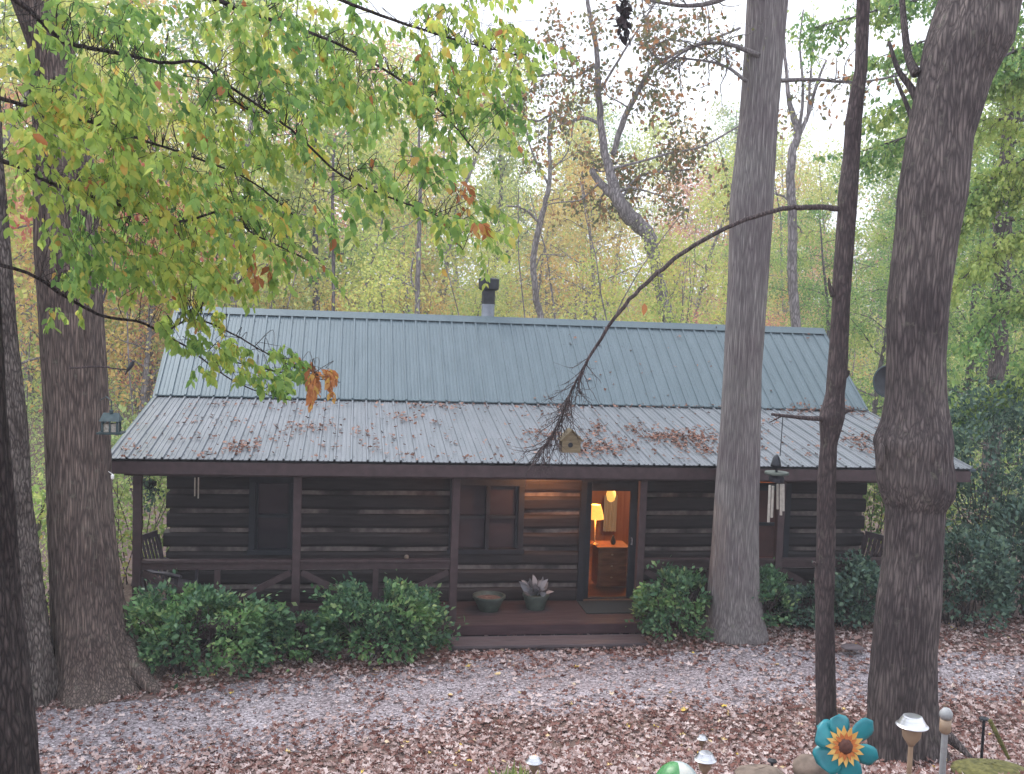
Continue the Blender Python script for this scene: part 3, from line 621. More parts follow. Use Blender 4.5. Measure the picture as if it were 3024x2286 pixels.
# hanging basket at left end
c = at(323, 1050, .55)
hb = thing('hanging_basket', 'trailing plant in a dark basket hanging at the left end of the porch', 'hanging plant', tuple(c))
MB().tube([(c[0], c[1], c[2]+.05), (c[0]-.03, c[1], EH-.06)], .006, 5).build('hanger', M['casing'], hb)
MB().lathe([(.03, -.10), (.08, -.06), (.1, 0), (.095, .005)], (c[0], c[1], c[2]+.06), 16).build('basket', M['casing'], hb)
n = 110; pos = c+r3.normal(size=(n, 3))*[.07, .07, .13]+[0, 0, -.05]; leaves('foliage', pos, r3.normal(size=(n, 3))+[0, 0, -1.2], r3.uniform(.05, .09, n), LFAR, M['f_dark'], hb, r3)
def wchime(name, label, c, tubes, ln, top_len, R, mats, rr_=.006):
    t = thing(name, label, 'wind chime', tuple(c))
    MB().tube([c, c+np.array([0, 0, top_len])], .003, 4).build('cord', M['casing'], t)
    MB().lathe([(R, 0), (R, .012)], c, 20).build('top_plate', M['tanplastic'], t)
    for i in range(tubes):
        a = i*2*math.pi/tubes+.4; x, y = c[0]+R*.7*math.cos(a), c[1]+R*.7*math.sin(a); l_ = ln*(1-.12*i)
        MB().tube([(x, y, c[2]-.05), (x, y, c[2]-.05-l_)], rr_, 8).build('tube', mats, t)
        MB().tube([(x, y, c[2]), (x, y, c[2]-.052)], .0015, 4).build('string', M['casing'], t)
    return t
c = at(425, 1024, .6); wchime('wind_chime', 'small two tube wind chime hanging under the porch roof near the left corner', c, 2, .30, EH-.03-c[2], .035, M['chime'], .010)
# little things on the rail
for (x, y, lab, nm) in ((878, 1206, 'small round brownish knob sitting on the porch railing near the third post', 'ball'),):
    c = at(x, y+2, PY); o = MB().lathe([(.012, -.03), (.026, -.022), (.036, 0), (.026, .026), (.01, .034)], (c[0], PY, .905+.03), 14).build('wooden_knob', M['rock'], None, smooth=True); tag(o, lab, nm)

# ------------------------------------------------------------------ leaves on the roof
def on_roof(x, y):
    d = ray(x, y); best = None
    for (y0, z0, y1, z1) in ((0, EH, RB, EH+UB), (RB, EH+UB, RB+RA, rzv)):
        s = (z1-z0)/(y1-y0); t = (z0+s*(CAM[1]-y0)-CAM[2])/(d[2]-s*d[1]); p = CAM+d*t
        if y0-.02 <= p[1] <= y1+.02: best = (p, s)
    return best
r4 = np.random.default_rng(12); pos = []; nrs = []
def putleaf(x, y):
    b = on_roof(x, y)
    if b is None: return
    p, s = b
    if p[0] < .05 or p[0] > L-.05: return
    nn = np.array([0, -s, 1.]); nn /= np.linalg.norm(nn); pos.append(p+nn*(.022+r4.uniform(0, .02))); nrs.append(nn)
for i in range(1500):
    x = r4.uniform(250, 2000); y = 870+130*r4.beta(1.6, 1.2)
    if r4.uniform() < .25+.75*(float(vn(x*.02, y*.06, 44)) > .05): putleaf(x, y)
for i in range(60): putleaf(r4.uniform(1150, 1850), r4.uniform(700, 880))
for (cx, cy, sx, sy, n) in ((1480, 950, 55, 10, 330), (1290, 968, 45, 12, 240), (1170, 945, 25, 10, 60), (1370, 930, 15, 6, 40), (1280, 930, 18, 8, 50), (520, 968, 22, 6, 70), (660, 925, 30, 8, 50), (870, 905, 25, 8, 40), (1760, 887, 40, 6, 160),
                            (1840, 890, 28, 6, 80), (1850, 950, 25, 8, 90), (1880, 970, 20, 6, 60), (1420, 945, 20, 5, 60), (960, 880, 60, 3, 50), (1540, 975, 40, 6, 70), (1250, 880, 200, 2, 90), (600, 876, 150, 2, 60)):
    for i in range(n): putleaf(cx+r4.normal()*sx, cy+r4.normal()*sy)
pos = np.array(pos); nrs = np.array(nrs); n = len(pos); a = r4.uniform(0, 2*math.pi, n)
dr = np.stack([np.cos(a), np.sin(a), r4.normal(size=n)*.25+.1], -1)
o = leaves('roof_leaves', pos, dr, r4.uniform(.035, .075, n), LGRD, M['litter_roof'], rng=r4, nrm=nrs+r4.normal(size=(n, 3))*.35, warp=.6)
tag(o, 'dry brown leaves scattered in drifts on the metal roof of the cabin', 'fallen leaves', kind='stuff')

# ------------------------------------------------------------------ trunks traced as solids
def trunk(name, prof, Y, mat, parent, ridge=.05, freq=9, vst=1.6, seed=1, flare=0, rings=None, sides=96, down=None):
    prof = sorted(prof); ysd = np.array([p[0] for p in prof]); 
    yy = np.arange(ysd[0], ysd[-1]+.01, 4.0); xl = np.interp(yy, ysd, [p[1] for p in prof]); xr = np.interp(yy, ysd, [p[2] for p in prof])
    kern = np.array([1, 2, 3, 2, 1.])/9
    sm = lambda a: np.convolve(np.pad(a, 2, 'edge'), kern, 'valid')
    xl, xr = sm(xl), sm(xr)
    Cn = []; R = []
    for y, a, b in zip(yy, xl, xr):
        p, q = at(a, y, Y), at(b, y, Y); Cn.append((p+q)/2); R.append(np.linalg.norm(q-p)/2)
    Cn = np.array(Cn); R = np.array(R)*1.02
    if down is not None:             # carry on down to the ground out of frame
        n2 = 30; t = np.linspace(0, 1, n2+1)[1:]; end = Cn[-1].copy(); end[2] = down
        Cn = np.concatenate([Cn, Cn[-1]+(end-Cn[-1])*t[:, None]]); R = np.concatenate([R, R[-1]*(1+.35*t**2)])
    else:
        Cn = np.concatenate([Cn, Cn[-1:]+[[0, 0, -.3]]]); R = np.append(R, R[-1]*1.05)
    n = len(Cn); a = np.arange(sides)*2*math.pi/sides
    zc = Cn[:, 2][:, None]; A = a[None]
    def rn(fr, vs, s):               # seamless ridge noise
        u = fr*(np.cos(A)+1.7); v = fr*(np.sin(A)+1.7)
        return vn(u+zc*vs*.12, v+zc*vs*.5, s)+.6*vn(u*2.1-zc*vs*.3, v*2.1+zc*vs*.8, s+1)
    dsp = ridge*(-np.abs(rn(freq*.5, vst, seed))*2+.35)+.03*rn(1.2, 1.0, seed+7)
    zb = Cn[-1, 2]; fl = np.exp(-np.clip(zc-zb-.3, 0, 9)*3.2)*flare
    lob = np.clip(np.cos(A*3+seed)+.5*np.cos(A*5+seed*2), -.3, 1.4)
    RR = R[:, None]*(1+dsp+fl*lob)
    V = Cn[:, None]+np.stack([np.cos(A)*RR, np.sin(A)*RR, np.zeros_like(RR)], -1)
    i, j = np.meshgrid(np.arange(n-1), np.arange(sides), indexing='ij')
    Fa = np.stack([i*sides+j, (i+1)*sides+j, (i+1)*sides+(j+1) % sides, i*sides+(j+1) % sides], -1).reshape(-1, 4)
    o = link(name, fastmesh(name, V.reshape(-1, 3), Fa), mat, parent, smooth=True); return o, Cn, R
def smooth_pl(p, n=8):
    p = np.asarray(p, float); 
    if len(p) < 3: return np.array([p[0]+(p[-1]-p[0])*t for t in np.linspace(0, 1, n)])
    P = np.concatenate([[2*p[0]-p[1]], p, [2*p[-1]-p[-2]]]); out = []
    for i in range(1, len(P)-2):
        for t in np.arange(n)/n:
            out.append(.5*((2*P[i])+(-P[i-1]+P[i+1])*t+(2*P[i-1]-5*P[i]+4*P[i+1]-P[i+2])*t*t+(-P[i-1]+3*P[i]-3*P[i+1]+P[i+2])*t**3))
    out.append(P[-2]); return np.array(out)
def limb(mb, pix, Y, rad, dY=0, n=6, sides=8, jit=0, rg=None):
    """pix = [(x, y, width px)] ; Y = depth plane at start, drifting by dY"""
    m = len(pix); pts = []; r = []
    for i, (x, y, w_) in enumerate(pix):
        Yi = Y+dY*i/max(1, m-1); p = at(x, y, Yi); q = at(x+w_, y, Yi); pts.append(p); r.append(np.linalg.norm(q-p)/2)
    P = smooth_pl(pts, n); rr_ = np.interp(np.linspace(0, m-1, len(P)), np.arange(m), r)
    if jit and rg is not None: P = P+rg.normal(size=P.shape)*jit*rr_[:, None]
    mb.tube(P, rr_*rad, sides); return P, rr_

def stand(x, y, r):                    # depth plane of a trunk whose foot is seen at (x, y)
    d = ray(x, y); t = 3.
    while t < 40:
        p = CAM+d*t
        if p[2] < float(gz(p[0], p[1])): break
        t += .02
    print('stand', x, y, p, float(gz(p[0], p[1]))); return p[1]+r
# leftmost blackish trunk and pale one behind it, big brown trunk
tn = thing('near_tree', 'blackish rough trunk cut off by the left edge with long leafy boughs overhead', 'tree', tuple(at(20, 1672, -7.2)))
_, CN, RN = trunk('trunk', [(-700, -190, -60), (0, -160, -42), (500, -130, -12), (900, -110, 10), (1087, -105, 28), (1300, -110, 42), (1500, -110, 66), (1700, -120, 86)], -7.2, M['bark_near'], tn, .10, 11, 2.5, 3, down=float(gz(-1, -7.2))-.3, flare=.2)
tp = thing('mottled_tree', 'pale mottled trunk behind the blackish one at the left edge', 'tree', tuple(at(60, 1530, -2.6)))
trunk('trunk', [(-60, -95, -14), (300, -75, 2), (549, -60, 21), (750, -52, 37), (900, -50, 54), (1100, -45, 70), (1300, -45, 93), (1440, -50, 110), (1500, -58, 122)], stand(60, 1525, .1), M['bark_pale'], tp, .11, 10, 3, 5, flare=.25)
tb_ = thing('big_tree', 'big brown furrowed trunk with flared roots left of the cabin', 'tree', tuple(at(200, 1480, -1.9)))
BT, BC, BR = trunk('trunk', [(-80, -10, 90), (0, 22, 125), (105, 62, 158), (280, 74, 192), (455, 76, 208), (549, 78, 212), (690, 87, 221), (900, 100, 234), (1100, 106, 241), (1262, 112, 258), (1340, 114, 272), (1400, 114, 296), (1440, 112, 316), (1478, 104, 348)], stand(215, 1478, .0), M['bark_brown'], tb_, .075, 13, 2.2, 11, flare=.16, sides=140)
for pix in ([(268, 1380, 26), (290, 1430, 30), (318, 1474, 26), (345, 1500, 14)], [(130, 1400, 26), (118, 1450, 26), (112, 1492, 22), (100, 1520, 12)], [(215, 1425, 34), (225, 1470, 30), (238, 1500, 22), (252, 1522, 12)]):
    mb = MB(); P, _ = limb(mb, pix, BC[-3][1]-.10, 1.3, -.35, n=8, sides=14, jit=.04, rg=np.random.default_rng(4)); mb.build('root', M['bark_brown'], tb_, smooth=True)
# shaggy middle tree
tm = thing('shaggy_tree', 'tall straight light grey trunk with striped bark before the right half of the cabin', 'tree', tuple(at(1585, 1385, -.9)))
trunk('trunk', [(-60, 1620, 1706), (0, 1617, 1699), (100, 1612, 1690), (260, 1600, 1676), (440, 1580, 1666), (600, 1576, 1656), (800, 1566, 1642), (900, 1560, 1640), (1087, 1547, 1635), (1200, 1540, 1634), (1280, 1533, 1636), (1330, 1528, 1644), (1372, 1518, 1652)], stand(1585, 1388, .25), M['bark_shag'], tm, .045, 18, .8, 21, flare=.03, sides=140)
# thin brown tree with the drooping bare branch
tt = thing('thin_tree', 'thin dark trunk with broken stubs and one long bare drooping branch', 'tree', tuple(at(1785, 1600, -4.2)))
YT = stand(1785, 1625, .1)
trunk('trunk', [(-60, 1858, 1880), (0, 1852, 1878), (150, 1848, 1872), (200, 1838, 1866), (262, 1828, 1860), (330, 1824, 1856), (430, 1811, 1850), (450, 1812, 1848), (620, 1800, 1836), (650, 1800, 1834), (800, 1790, 1828), (850, 1786, 1822), (900, 1772, 1822), (960, 1774, 1806), (1030, 1768, 1804), (1200, 1766, 1803), (1250, 1762, 1802), (1300, 1764, 1800), (1450, 1764, 1802), (1560, 1766, 1806), (1610, 1764, 1808)], YT, M['bark_thin'], tt, .08, 7, 4, 31, flare=.1, sides=48)
r5 = np.random.default_rng(31)
for pix, Yk, dk in (([(1800, 905, 13), (1740, 903, 9), (1667, 895, 6)], YT, -.1), ([(1690, 898, 4), (1675, 906, 3), (1662, 913, 2)], YT-.05, 0), ([(1808, 910, 14), (1825, 890, 9), (1842, 886, 6)], YT, .1),
                    ([(1812, 820, 12), (1828, 812, 9), (1833, 800, 7)], YT, 0), ([(1772, 1222, 12), (1756, 1215, 7)], YT, 0), ([(1800, 640, 12), (1793, 620, 8), (1790, 600, 3)], YT, 0)):
    mb = MB(); limb(mb, pix, Yk, 1, dk); mb.build('stub', M['bark_thin'], tt, smooth=True)
mb = MB()
BP, BRd = limb(mb, [(1815, 452, 12), (1740, 447, 11), (1690, 452, 10), (1600, 478, 9), (1500, 530, 9), (1420, 590, 9), (1350, 660, 8), (1290, 745, 6.5), (1245, 822, 5), (1225, 868, 4), (1205, 925, 3), (1175, 965, 2)], YT, 1, .3, jit=.25, rg=r5)
def twig(mb, p0, d, ln, r0, rg, sag=.3, n=7, curl=.25, sides=4):
    P = [np.array(p0, float)]; d = np.array(d, float); d /= np.linalg.norm(d)
    for i in range(n):
        d = d+rg.normal(size=3)*curl/n**.5+np.array([0, 0, -sag/n]); d /= np.linalg.norm(d); P.append(P[-1]+d*ln/n)
    P = np.array(P); mb.tube(P, np.linspace(r0, r0*.35, len(P)), sides, cap=False); return P
nb_ = len(BP)
for i in range(int(nb_*.66), nb_):
    for q in range(3):
        d = np.array([r5.normal()*.5-.35, r5.normal()*.5, -.9+r5.normal()*.3])
        P = twig(mb, BP[i], d, r5.uniform(.25, .62), .005, r5, .3, 8, .5)
        for s in range(3): twig(mb, P[r5.integers(2, 7)], d+r5.normal(size=3)*.7, r5.uniform(.1, .28), .0028, r5, .3, 6, .6, 3)
for i in (20, 30, 44): twig(mb, BP[i], (r5.normal()*.3-.2, .1, -.8), .18, .004, r5)
mb.build('branch', M['bark_thin'], tt)
c = at(1392, 655, YT+.1)
leaves('hanging_leaf', np.array([c]), np.array([[0, 0, -1.]]), [.13], (LNEAR[0], LN_T), M['tip_leaf'], tt, r5, nrm=np.array([[.2, -1, .1]]))
# right dark tree with burl
YBT = stand(1950, 1652, .25)
tr = thing('burl_tree', 'thick dark leaning trunk with a burl at mid height on the right', 'tree', tuple(at(1950, 1640, -4.1)))
trunk('trunk', [(-60, 2062, 2205), (0, 2040, 2190), (90, 2012, 2172), (170, 1995, 2130), (300, 1968, 2090), (420, 1950, 2078), (500, 1943, 2062), (650, 1925, 2040), (780, 1924, 2034), (860, 1922, 2036), (910, 1914, 2042), (955, 1898, 2046), (990, 1903, 2044), (1040, 1905, 2052), (1070, 1912, 2048), (1100, 1922, 2032), (1200, 1917, 2026), (1300, 1902, 2022), (1400, 1893, 2012), (1500, 1885, 2012), (1580, 1887, 2024), (1630, 1890, 2040), (1650, 1888, 2056)], YBT, M['bark_dark'], tr, .06, 10, 2, 41, flare=.14, sides=128)
mb = MB()
limb(mb, [(2000, 1565, 40), (2045, 1590, 26), (2075, 1615, 16), (2100, 1640, 8)], YBT-.15, 1, -.3); mb.build('root', M['bark_dark'], tr, smooth=True)
mb = MB(); limb(mb, [(1980, 160, 22), (1962, 120, 16), (1952, 40, 13), (1946, -40, 11)], YBT+.1, 1, .4); limb(mb, [(1992, 235, 20), (1968, 190, 15), (1940, 150, 11), (1920, 90, 7)], YBT+.1, 1, .3); limb(mb, [(1990, 300, 14), (1975, 270, 11), (1958, 225, 9), (1935, 170, 7)], YBT+.1, 1, .2)
mb.build('limb', M['bark_dark'], tr, smooth=True)
c = at(1903, 985, YBT-.12)
MB().lathe([(.01, -.14), (.03, -.10), (.035, 0), (.03, .09), (.01, .13)], c, 10).build('knob', M['bark_dark'], tr, smooth=True)

# ------------------------------------------------------------------ generic tree generator (trees in the woods)
def gen_tree(name, seed, H, r0, crown0, spread, nleaf, lsize, bark, leafm, lean=0., kids=16, droop=.15, label='', cat='tree', group=None, sig=.5):
    rg = np.random.default_rng(seed); t = thing(name, label, cat, (0, 0, 0), group); mb = MB(); tips = []
    ns = 14; P = [np.zeros(3)]; d = np.array([lean, rg.normal()*.05, 1.])
    for i in range(ns):
        d = d+rg.normal(size=3)*[.06, .06, 0]+np.array([0, 0, .03]); d /= np.linalg.norm(d); P.append(P[-1]+d*H/ns)
    P = np.array(P); mb.tube(P-[0, 0, .4], np.linspace(r0, r0*.15, ns+1)**1, 8)
    for i in range(kids):
        f = crown0+(1-crown0)*(i+.5)/kids; q = f*ns; b = P[int(min(q, ns-1))]+(P[int(min(q, ns-1))+1]-P[int(min(q, ns-1))])*(q-int(q))-[0, 0, .4]
        a = i*2.4+rg.uniform(-.4, .4); ln = spread*(1.15-f*.75)*rg.uniform(.6, 1.15)
        d = np.array([math.cos(a), math.sin(a), rg.uniform(.25, .8)])
        B = twig(mb, b, d, ln, r0*.32*(1.2-f), rg, droop, 8, .35, 5)
        for s in range(7):
            k_ = rg.integers(2, 8); d2 = d*.5+rg.normal(size=3)*.6; S = twig(mb, B[k_], d2, ln*.38*rg.uniform(.5, 1.1), r0*.09, rg, droop, 5, .4, 3)
            tips += [S[2], S[3], S[4], S[5]]
        tips += [B[5], B[6], B[7], B[8]]
    mb.build('trunk', bark, t, smooth=True)
    tips = np.array(tips); k_ = rg.integers(0, len(tips), nleaf); w_ = rg.uniform(size=len(tips)) < .72
    k_ = k_[w_[k_]]; n = len(k_)
    pos = tips[k_]+rg.normal(size=(n, 3))*sig*np.array([1, 1, .7])
    leaves('crown', pos, rg.normal(size=(n, 3))+[0, 0, -.7], rg.uniform(.6, 1.3, n)*lsize, LFAR, leafm, t, rg)
    return t
WL = 'trees in the woods behind the cabin'
protos = []
def far(kind, x, y, s, rz, first=[{}]):
    names = {'yg': ('autumn_tree', 'yellow green tree standing in the woods behind the cabin', M['f_yg'], M['bark_far'], 13, .16, .30, 3.4, 6500, .17, .5),
             'yg2': ('autumn_tree', 'yellow green tree standing in the woods behind the cabin', M['f_yg'], M['bark_far'], 11, .13, .2, 3.0, 6000, .16, .55),
             'g': ('leafy_tree', 'green leafy tree standing in the woods behind the cabin', M['f_g'], M['bark_far_d'], 14, .18, .25, 3.6, 7500, .17, .5),
             'or': ('orange_tree', 'orange brown tree standing in the woods behind the cabin', M['f_or'], M['bark_far'], 12, .15, .3, 3.2, 4500, .16, .5),
             'red': ('rosy_tree', 'rosy red tree standing in the woods behind the cabin', M['f_red'], M['bark_far'], 11, .13, .3, 3.0, 4800, .16, .5),
             'bare': ('bare_tree', 'nearly bare grey tree standing in the woods behind the cabin', M['f_or'], M['bark_far'], 14, .14, .25, 3.0, 500, .14, .4),
             'hem': ('soft_evergreen', 'soft green tree with drooping sprays beyond the right end of the cabin', M['f_hem'], M['bark_far_d'], 13, .17, .10, 3.6, 14000, .12, .34)}
    nm, lab, lm, bk, H, r0, c0, sp, nl, ls, sg = names[kind]; z_ = float(gz(x, y))-.1
    if kind not in first[0]:
        t = gen_tree(nm, len(first[0])*17+3, H, r0, c0, sp, nl, ls, bk, lm, label=lab, group=WL if kind != 'hem' else 'soft evergreens at the right', kids=20 if kind == 'hem' else 16, droop=.5 if kind == 'hem' else .15, sig=sg)
        first[0][kind] = t; t.location = (x, y, z_); t.rotation_euler = (0, 0, rz); t.scale = (s, s, s); return t
    return copy_tree(first[0][kind], (x, y, z_), rz, (s, s, s))
r6 = random.Random(77)
def X_at(px_, Y): return float(at(px_, 690, Y)[0])
# rows by picture column: (column, depth, kind, scale)
rows = [(60, 14, 'or', 1.0), (-60, 12, 'yg', 1.1), (150, 26, 'red', 1.2), (270, 17, 'or', .85), (330, 30, 'red', 1.3), (420, 20, 'yg', 1.15), (520, 27, 'yg', 1.5), (600, 36, 'yg2', 1.6), (690, 30, 'g', 1.25), (760, 24, 'yg2', 1.05), (830, 40, 'yg', 1.55), (900, 33, 'or', 1.15), (960, 48, 'yg', 1.3),
        (1010, 30, 'yg2', .8), (1060, 55, 'g', 1.25), (1120, 42, 'or', 1.0), (1170, 60, 'yg', 1.2), (1215, 34, 'bare', .85), (1260, 50, 'or', 1.0), (1330, 64, 'yg', 1.25), (1400, 44, 'yg2', .85), (1450, 58, 'red', 1.15), (1500, 40, 'or', .8), (1530, 70, 'red', 1.35), (1590, 52, 'red', 1.05), (1660, 60, 'or', 1.1), (1720, 46, 'red', .85), (1770, 55, 'yg', 1.0),
        (1690, 38, 'bare', 1.05), (1620, 75, 'yg', 1.4), (1850, 34, 'or', .75), (1250, 80, 'g', 1.5), (1420, 90, 'or', 1.7), (1000, 75, 'or', 1.6), (800, 70, 'red', 1.8), (600, 66, 'or', 1.8), (400, 50, 'or', 1.8), (200, 44, 'yg', 1.9), (60, 36, 'yg', 1.9), (-120, 28, 'g', 1.6), (1560, 95, 'g', 1.6), (1100, 95, 'yg', 1.7), (900, 90, 'yg', 1.9), (1700, 85, 'yg', 1.6),
        (480, 38, 'g', 1.5), (300, 36, 'yg', 1.7), (130, 20, 'yg2', 1.2), (1900, 60, 'yg', 1.4), (2100, 50, 'yg', 1.5), (2250, 34, 'or', 1.2), (2000, 80, 'g', 1.6), (1490, 30, 'red', .62), (1560, 33, 'red', .7), (1650, 29, 'red', .6), (1700, 33, 'or', .7), (1380, 28, 'or', .55), (1120, 26, 'or', .5), (110, 19, 'red', .85), (200, 22, 'or', 1.0), (320, 21, 'red', .8), (540, 24, 'or', .7), (700, 22, 'or', .6), (980, 27, 'or', .6), (1452, 12.5, 'yg2', .66), (1240, 14.5, 'yg2', .62), (850, 13.5, 'yg2', .6), (1650, 16, 'yg', .55)]
for (c_, Y, k_, s) in rows+[(c_+r6.uniform(-40, 40), r6.uniform(34, 62), r6.choice(['yg', 'yg', 'g', 'or', 'red', 'yg2']), r6.uniform(.85, 1.25)) for c_ in range(-100, 2300, 75)]: far(k_, X_at(c_, Y), Y, s*(1.18 if Y > 45 else 1), r6.uniform(0, 6.28))
for (c_, Y, s) in ((1830, 19, .78), (1920, 15, .72), (2040, 14, .95), (2130, 11, .85), (2230, 13, 1.15), (1980, 22, 1.1), (2180, 20, 1.3), (2330, 9, .9), (1760, 26, .85)): far('hem', X_at(c_, Y), Y, s, r6.uniform(0, 6.28))
# undergrowth
def undergrowth(name, label, n_cl, per, xr, yr, mat, hs, ls, sig, seed, stems=0):
    rg = np.random.default_rng(seed); y = yr[0]+(yr[1]-yr[0])*rg.uniform(size=n_cl)**1.2
    xc = CAM[0]+(y-CAM[1])*(math.tan(YAW)); half = (y-CAM[1])*.62; x = xc+rg.uniform(-1, 1, n_cl)*half
    ok = ~((x > -1.2) & (x < 14) & (y < 9.5)); x, y = x[ok], y[ok]; n_cl = len(x)
    h = rg.uniform(hs[0], hs[1], n_cl)*np.where(rg.uniform(size=n_cl) < .25, 1.7, 1)
    i = np.repeat(np.arange(n_cl), per); n = len(i); sc_ = np.interp(y[i], [8, 30, 80], [.6, 1, 1.8])
    pos = np.stack([x[i], y[i], gz(x, y)[i]+h[i]*rg.beta(2, 1.6, n)], -1)+rg.normal(size=(n, 3))*(sig*sc_)[:, None]*[1, 1, .5]
    o = leaves(name, pos, rg.normal(size=(n, 3))+[0, 0, -.4], rg.uniform(.6, 1.3, n)*ls*sc_, LFAR, mat, None, rg)
    return tag(o, label, 'undergrowth', kind='stuff')
undergrowth('undergrowth', 'tangled green and yellow undergrowth covering the wooded slope behind the cabin', 3400, 42, None, (11, 95), M['f_under'], (.8, 3.6), .15, .55, 61)
undergrowth('side_undergrowth', 'low green brush on both sides just behind the cabin', 800, 45, None, (4, 16), M['f_under'], (.5, 2.2), .10, .35, 62)
undergrowth('understory', 'pale yellow green understory leaves filling the woods behind the cabin', 2600, 46, None, (28, 110), M['f_yg'], (2.5, 6.5), .15, .75, 65)
# thin saplings
mb = MB(); rg = np.random.default_rng(63)
for i in range(120):
    y = rg.uniform(12, 70); x = CAM[0]+(y-CAM[1])*(math.tan(YAW)+rg.uniform(-.55, .55)); 
    twig(mb, (x, y, float(gz(x, y))-.1), (rg.normal()*.12, rg.normal()*.1, 1), rg.uniform(3, 8)*(1+y/80), .025*(1+y/50), rg, -.05, 9, .25, 4)
o = mb.build('sapling_stems', M['bark_far'], None); tag(o, 'thin grey sapling stems crowded through the woods behind the cabin', 'saplings', kind='stuff')

# ------------------------------------------------------------------ traced background trees
def traced(name, label, Y, limbs, bark, leafm=None, ntw=0, tl=1.0, nlf=0, ls=.14, seed=1, start=0, dYs=None, leafr=None):
    rg = np.random.default_rng(seed); base = at(limbs[0][0][0], limbs[0][0][1], Y); base[2] = float(gz(base[0], Y))
    t = thing(name, label, 'tree', tuple(base)); mb = MB(); tips = []
    low = at(*limbs[0][0][:2], Y); rr_ = np.linalg.norm(at(limbs[0][0][0]+limbs[0][0][2], limbs[0][0][1], Y)-low)/2
    mb.tube([low+(np.array([base[0], Y, base[2]-.3])-low)*q for q in np.linspace(1, 0, 6)], np.linspace(rr_*1.25, rr_, 6), 10)
    sec = MB()
    for k_, lb in enumerate(limbs):
        P, R_ = limb(mb, lb, Y, 1, (rg.uniform(-1, 1) if k_ else 0)*.8, jit=.12, rg=rg)
        if k_ >= start:
            for s in range(ntw):
                i = rg.integers(len(P)//4, len(P)); d = rg.normal(size=3)+[0, 0, .15]
                B = twig(mb, P[i], d, tl*rg.uniform(.5, 1.4), max(.012, R_[i]*.3), rg, .15, 7, .7, 4)
                for q in range(5):
                    S = twig(mb, B[rg.integers(2, 7)], d*.4+rg.normal(size=3)*.7, tl*.45, .009, rg, .2, 4, .5, 3); tips += [S[1], S[2], S[3], S[4]]
    mb.build('trunk', bark, t, smooth=True)
    if nlf:
        tips = np.array(tips); k_ = rg.integers(0, len(tips), nlf); pos = tips[k_]+rg.normal(size=(nlf, 3))*tl*.10
        leaves('crown', pos, rg.normal(size=(nlf, 3))+[0, 0, -.8], rg.uniform(.6, 1.3, nlf)*ls, LFAR, leafm, t, rg)
    return t
traced('forked_oak', 'dark forked leaning oak with a broken stub behind the cabin roof', 14,
  [[(1445, 700, 26), (1420, 590, 26), (1400, 510, 30), (1365, 470, 34), (1330, 420, 27), (1318, 370, 19), (1303, 310, 16), (1293, 200, 13), (1290, 120, 11), (1272, 20, 9), (1262, -60, 7)],
   [(1325, 335, 12), (1345, 265, 13), (1375, 205, 11), (1402, 155, 9), (1450, 120, 7), (1510, 95, 6), (1600, 60, 5)],
   [(1335, 430, 22), (1305, 405, 17), (1278, 368, 13)],
   [(1300, 270, 8), (1262, 255, 7), (1215, 265, 6), (1205, 240, 5), (1160, 262, 4), (1115, 250, 3)],
   [(1318, 365, 7), (1380, 350, 5), (1450, 330, 5), (1520, 315, 4), (1600, 270, 4)],
   [(1345, 425, 6), (1380, 380, 4), (1440, 370, 4), (1500, 365, 3)],
   [(1290, 140, 7), (1240, 165, 5), (1190, 160, 4), (1130, 175, 3)],
   [(1295, 200, 6), (1330, 140, 5), (1380, 60, 4), (1420, 0, 4)]],
  M['bark_far'], M['f_oak'], 7, 1.5, 5200, .15, 71, start=1)
traced('crooked_birch', 'thin crooked pale grey tree behind the middle of the roof ridge', 20,
  [[(1172, 700, 15), (1158, 640, 14), (1152, 560, 13), (1165, 490, 13), (1180, 430, 11), (1188, 380, 9), (1186, 300, 7), (1190, 230, 5)],
   [(1165, 480, 6), (1130, 450, 5), (1095, 445, 4)], [(1185, 400, 5), (1150, 330, 4), (1135, 270, 3)], [(1186, 370, 5), (1225, 330, 3), (1240, 260, 3)]],
  M['bark_far'], M['f_yg'], 5, 1.6, 420, .14, 72)
traced('pale_tree', 'straight pale trunk rising behind the roof left of the chimney', 17,
  [[(900, 700, 12), (903, 600, 11), (905, 500, 10), (908, 400, 8), (905, 300, 6), (915, 150, 5)], [(900, 640, 5), (888, 600, 4), (892, 560, 4)]], M['bark_far'], M['f_yg'], 6, 1.6, 700, .14, 73)
traced('slender_tree', 'slender dark trunk rising behind the left part of the roof', 16,
  [[(720, 700, 8), (720, 560, 8), (718, 440, 7), (722, 300, 6)]], M['bark_far_d'], M['f_yg'], 5, 1.4, 500, .14, 74)
traced('grey_forked_tree', 'grey green forked tree standing between the striped trunk and the thin trunk', 12,
  [[(1722, 740, 20), (1712, 600, 20), (1712, 480, 19), (1708, 400, 18), (1712, 330, 17), (1722, 290, 15), (1705, 220, 10), (1698, 150, 7), (1692, 60, 5)],
   [(1722, 300, 10), (1745, 250, 8), (1765, 180, 6), (1785, 130, 4)], [(1725, 290, 8), (1735, 200, 6), (1728, 100, 4), (1735, 20, 3)], [(1745, 250, 6), (1752, 150, 4), (1760, 60, 3)]],
  M['bark_far'], M['f_yg'], 3, 1.0, 220, .10, 75)
traced('ivy_tree', 'dark leafy trunk standing behind the soft green branches at the far right', 7,
  [[(2150, 860, 32), (2155, 760, 34), (2160, 650, 36), (2165, 500, 34), (2175, 380, 30), (2178, 250, 22), (2182, 100, 16), (2186, -40, 12)], [(2175, 330, 12), (2200, 240, 8), (2215, 150, 6)]], M['bark_dark'], M['f_hem'], 14, 1.4, 4200, .10, 76)
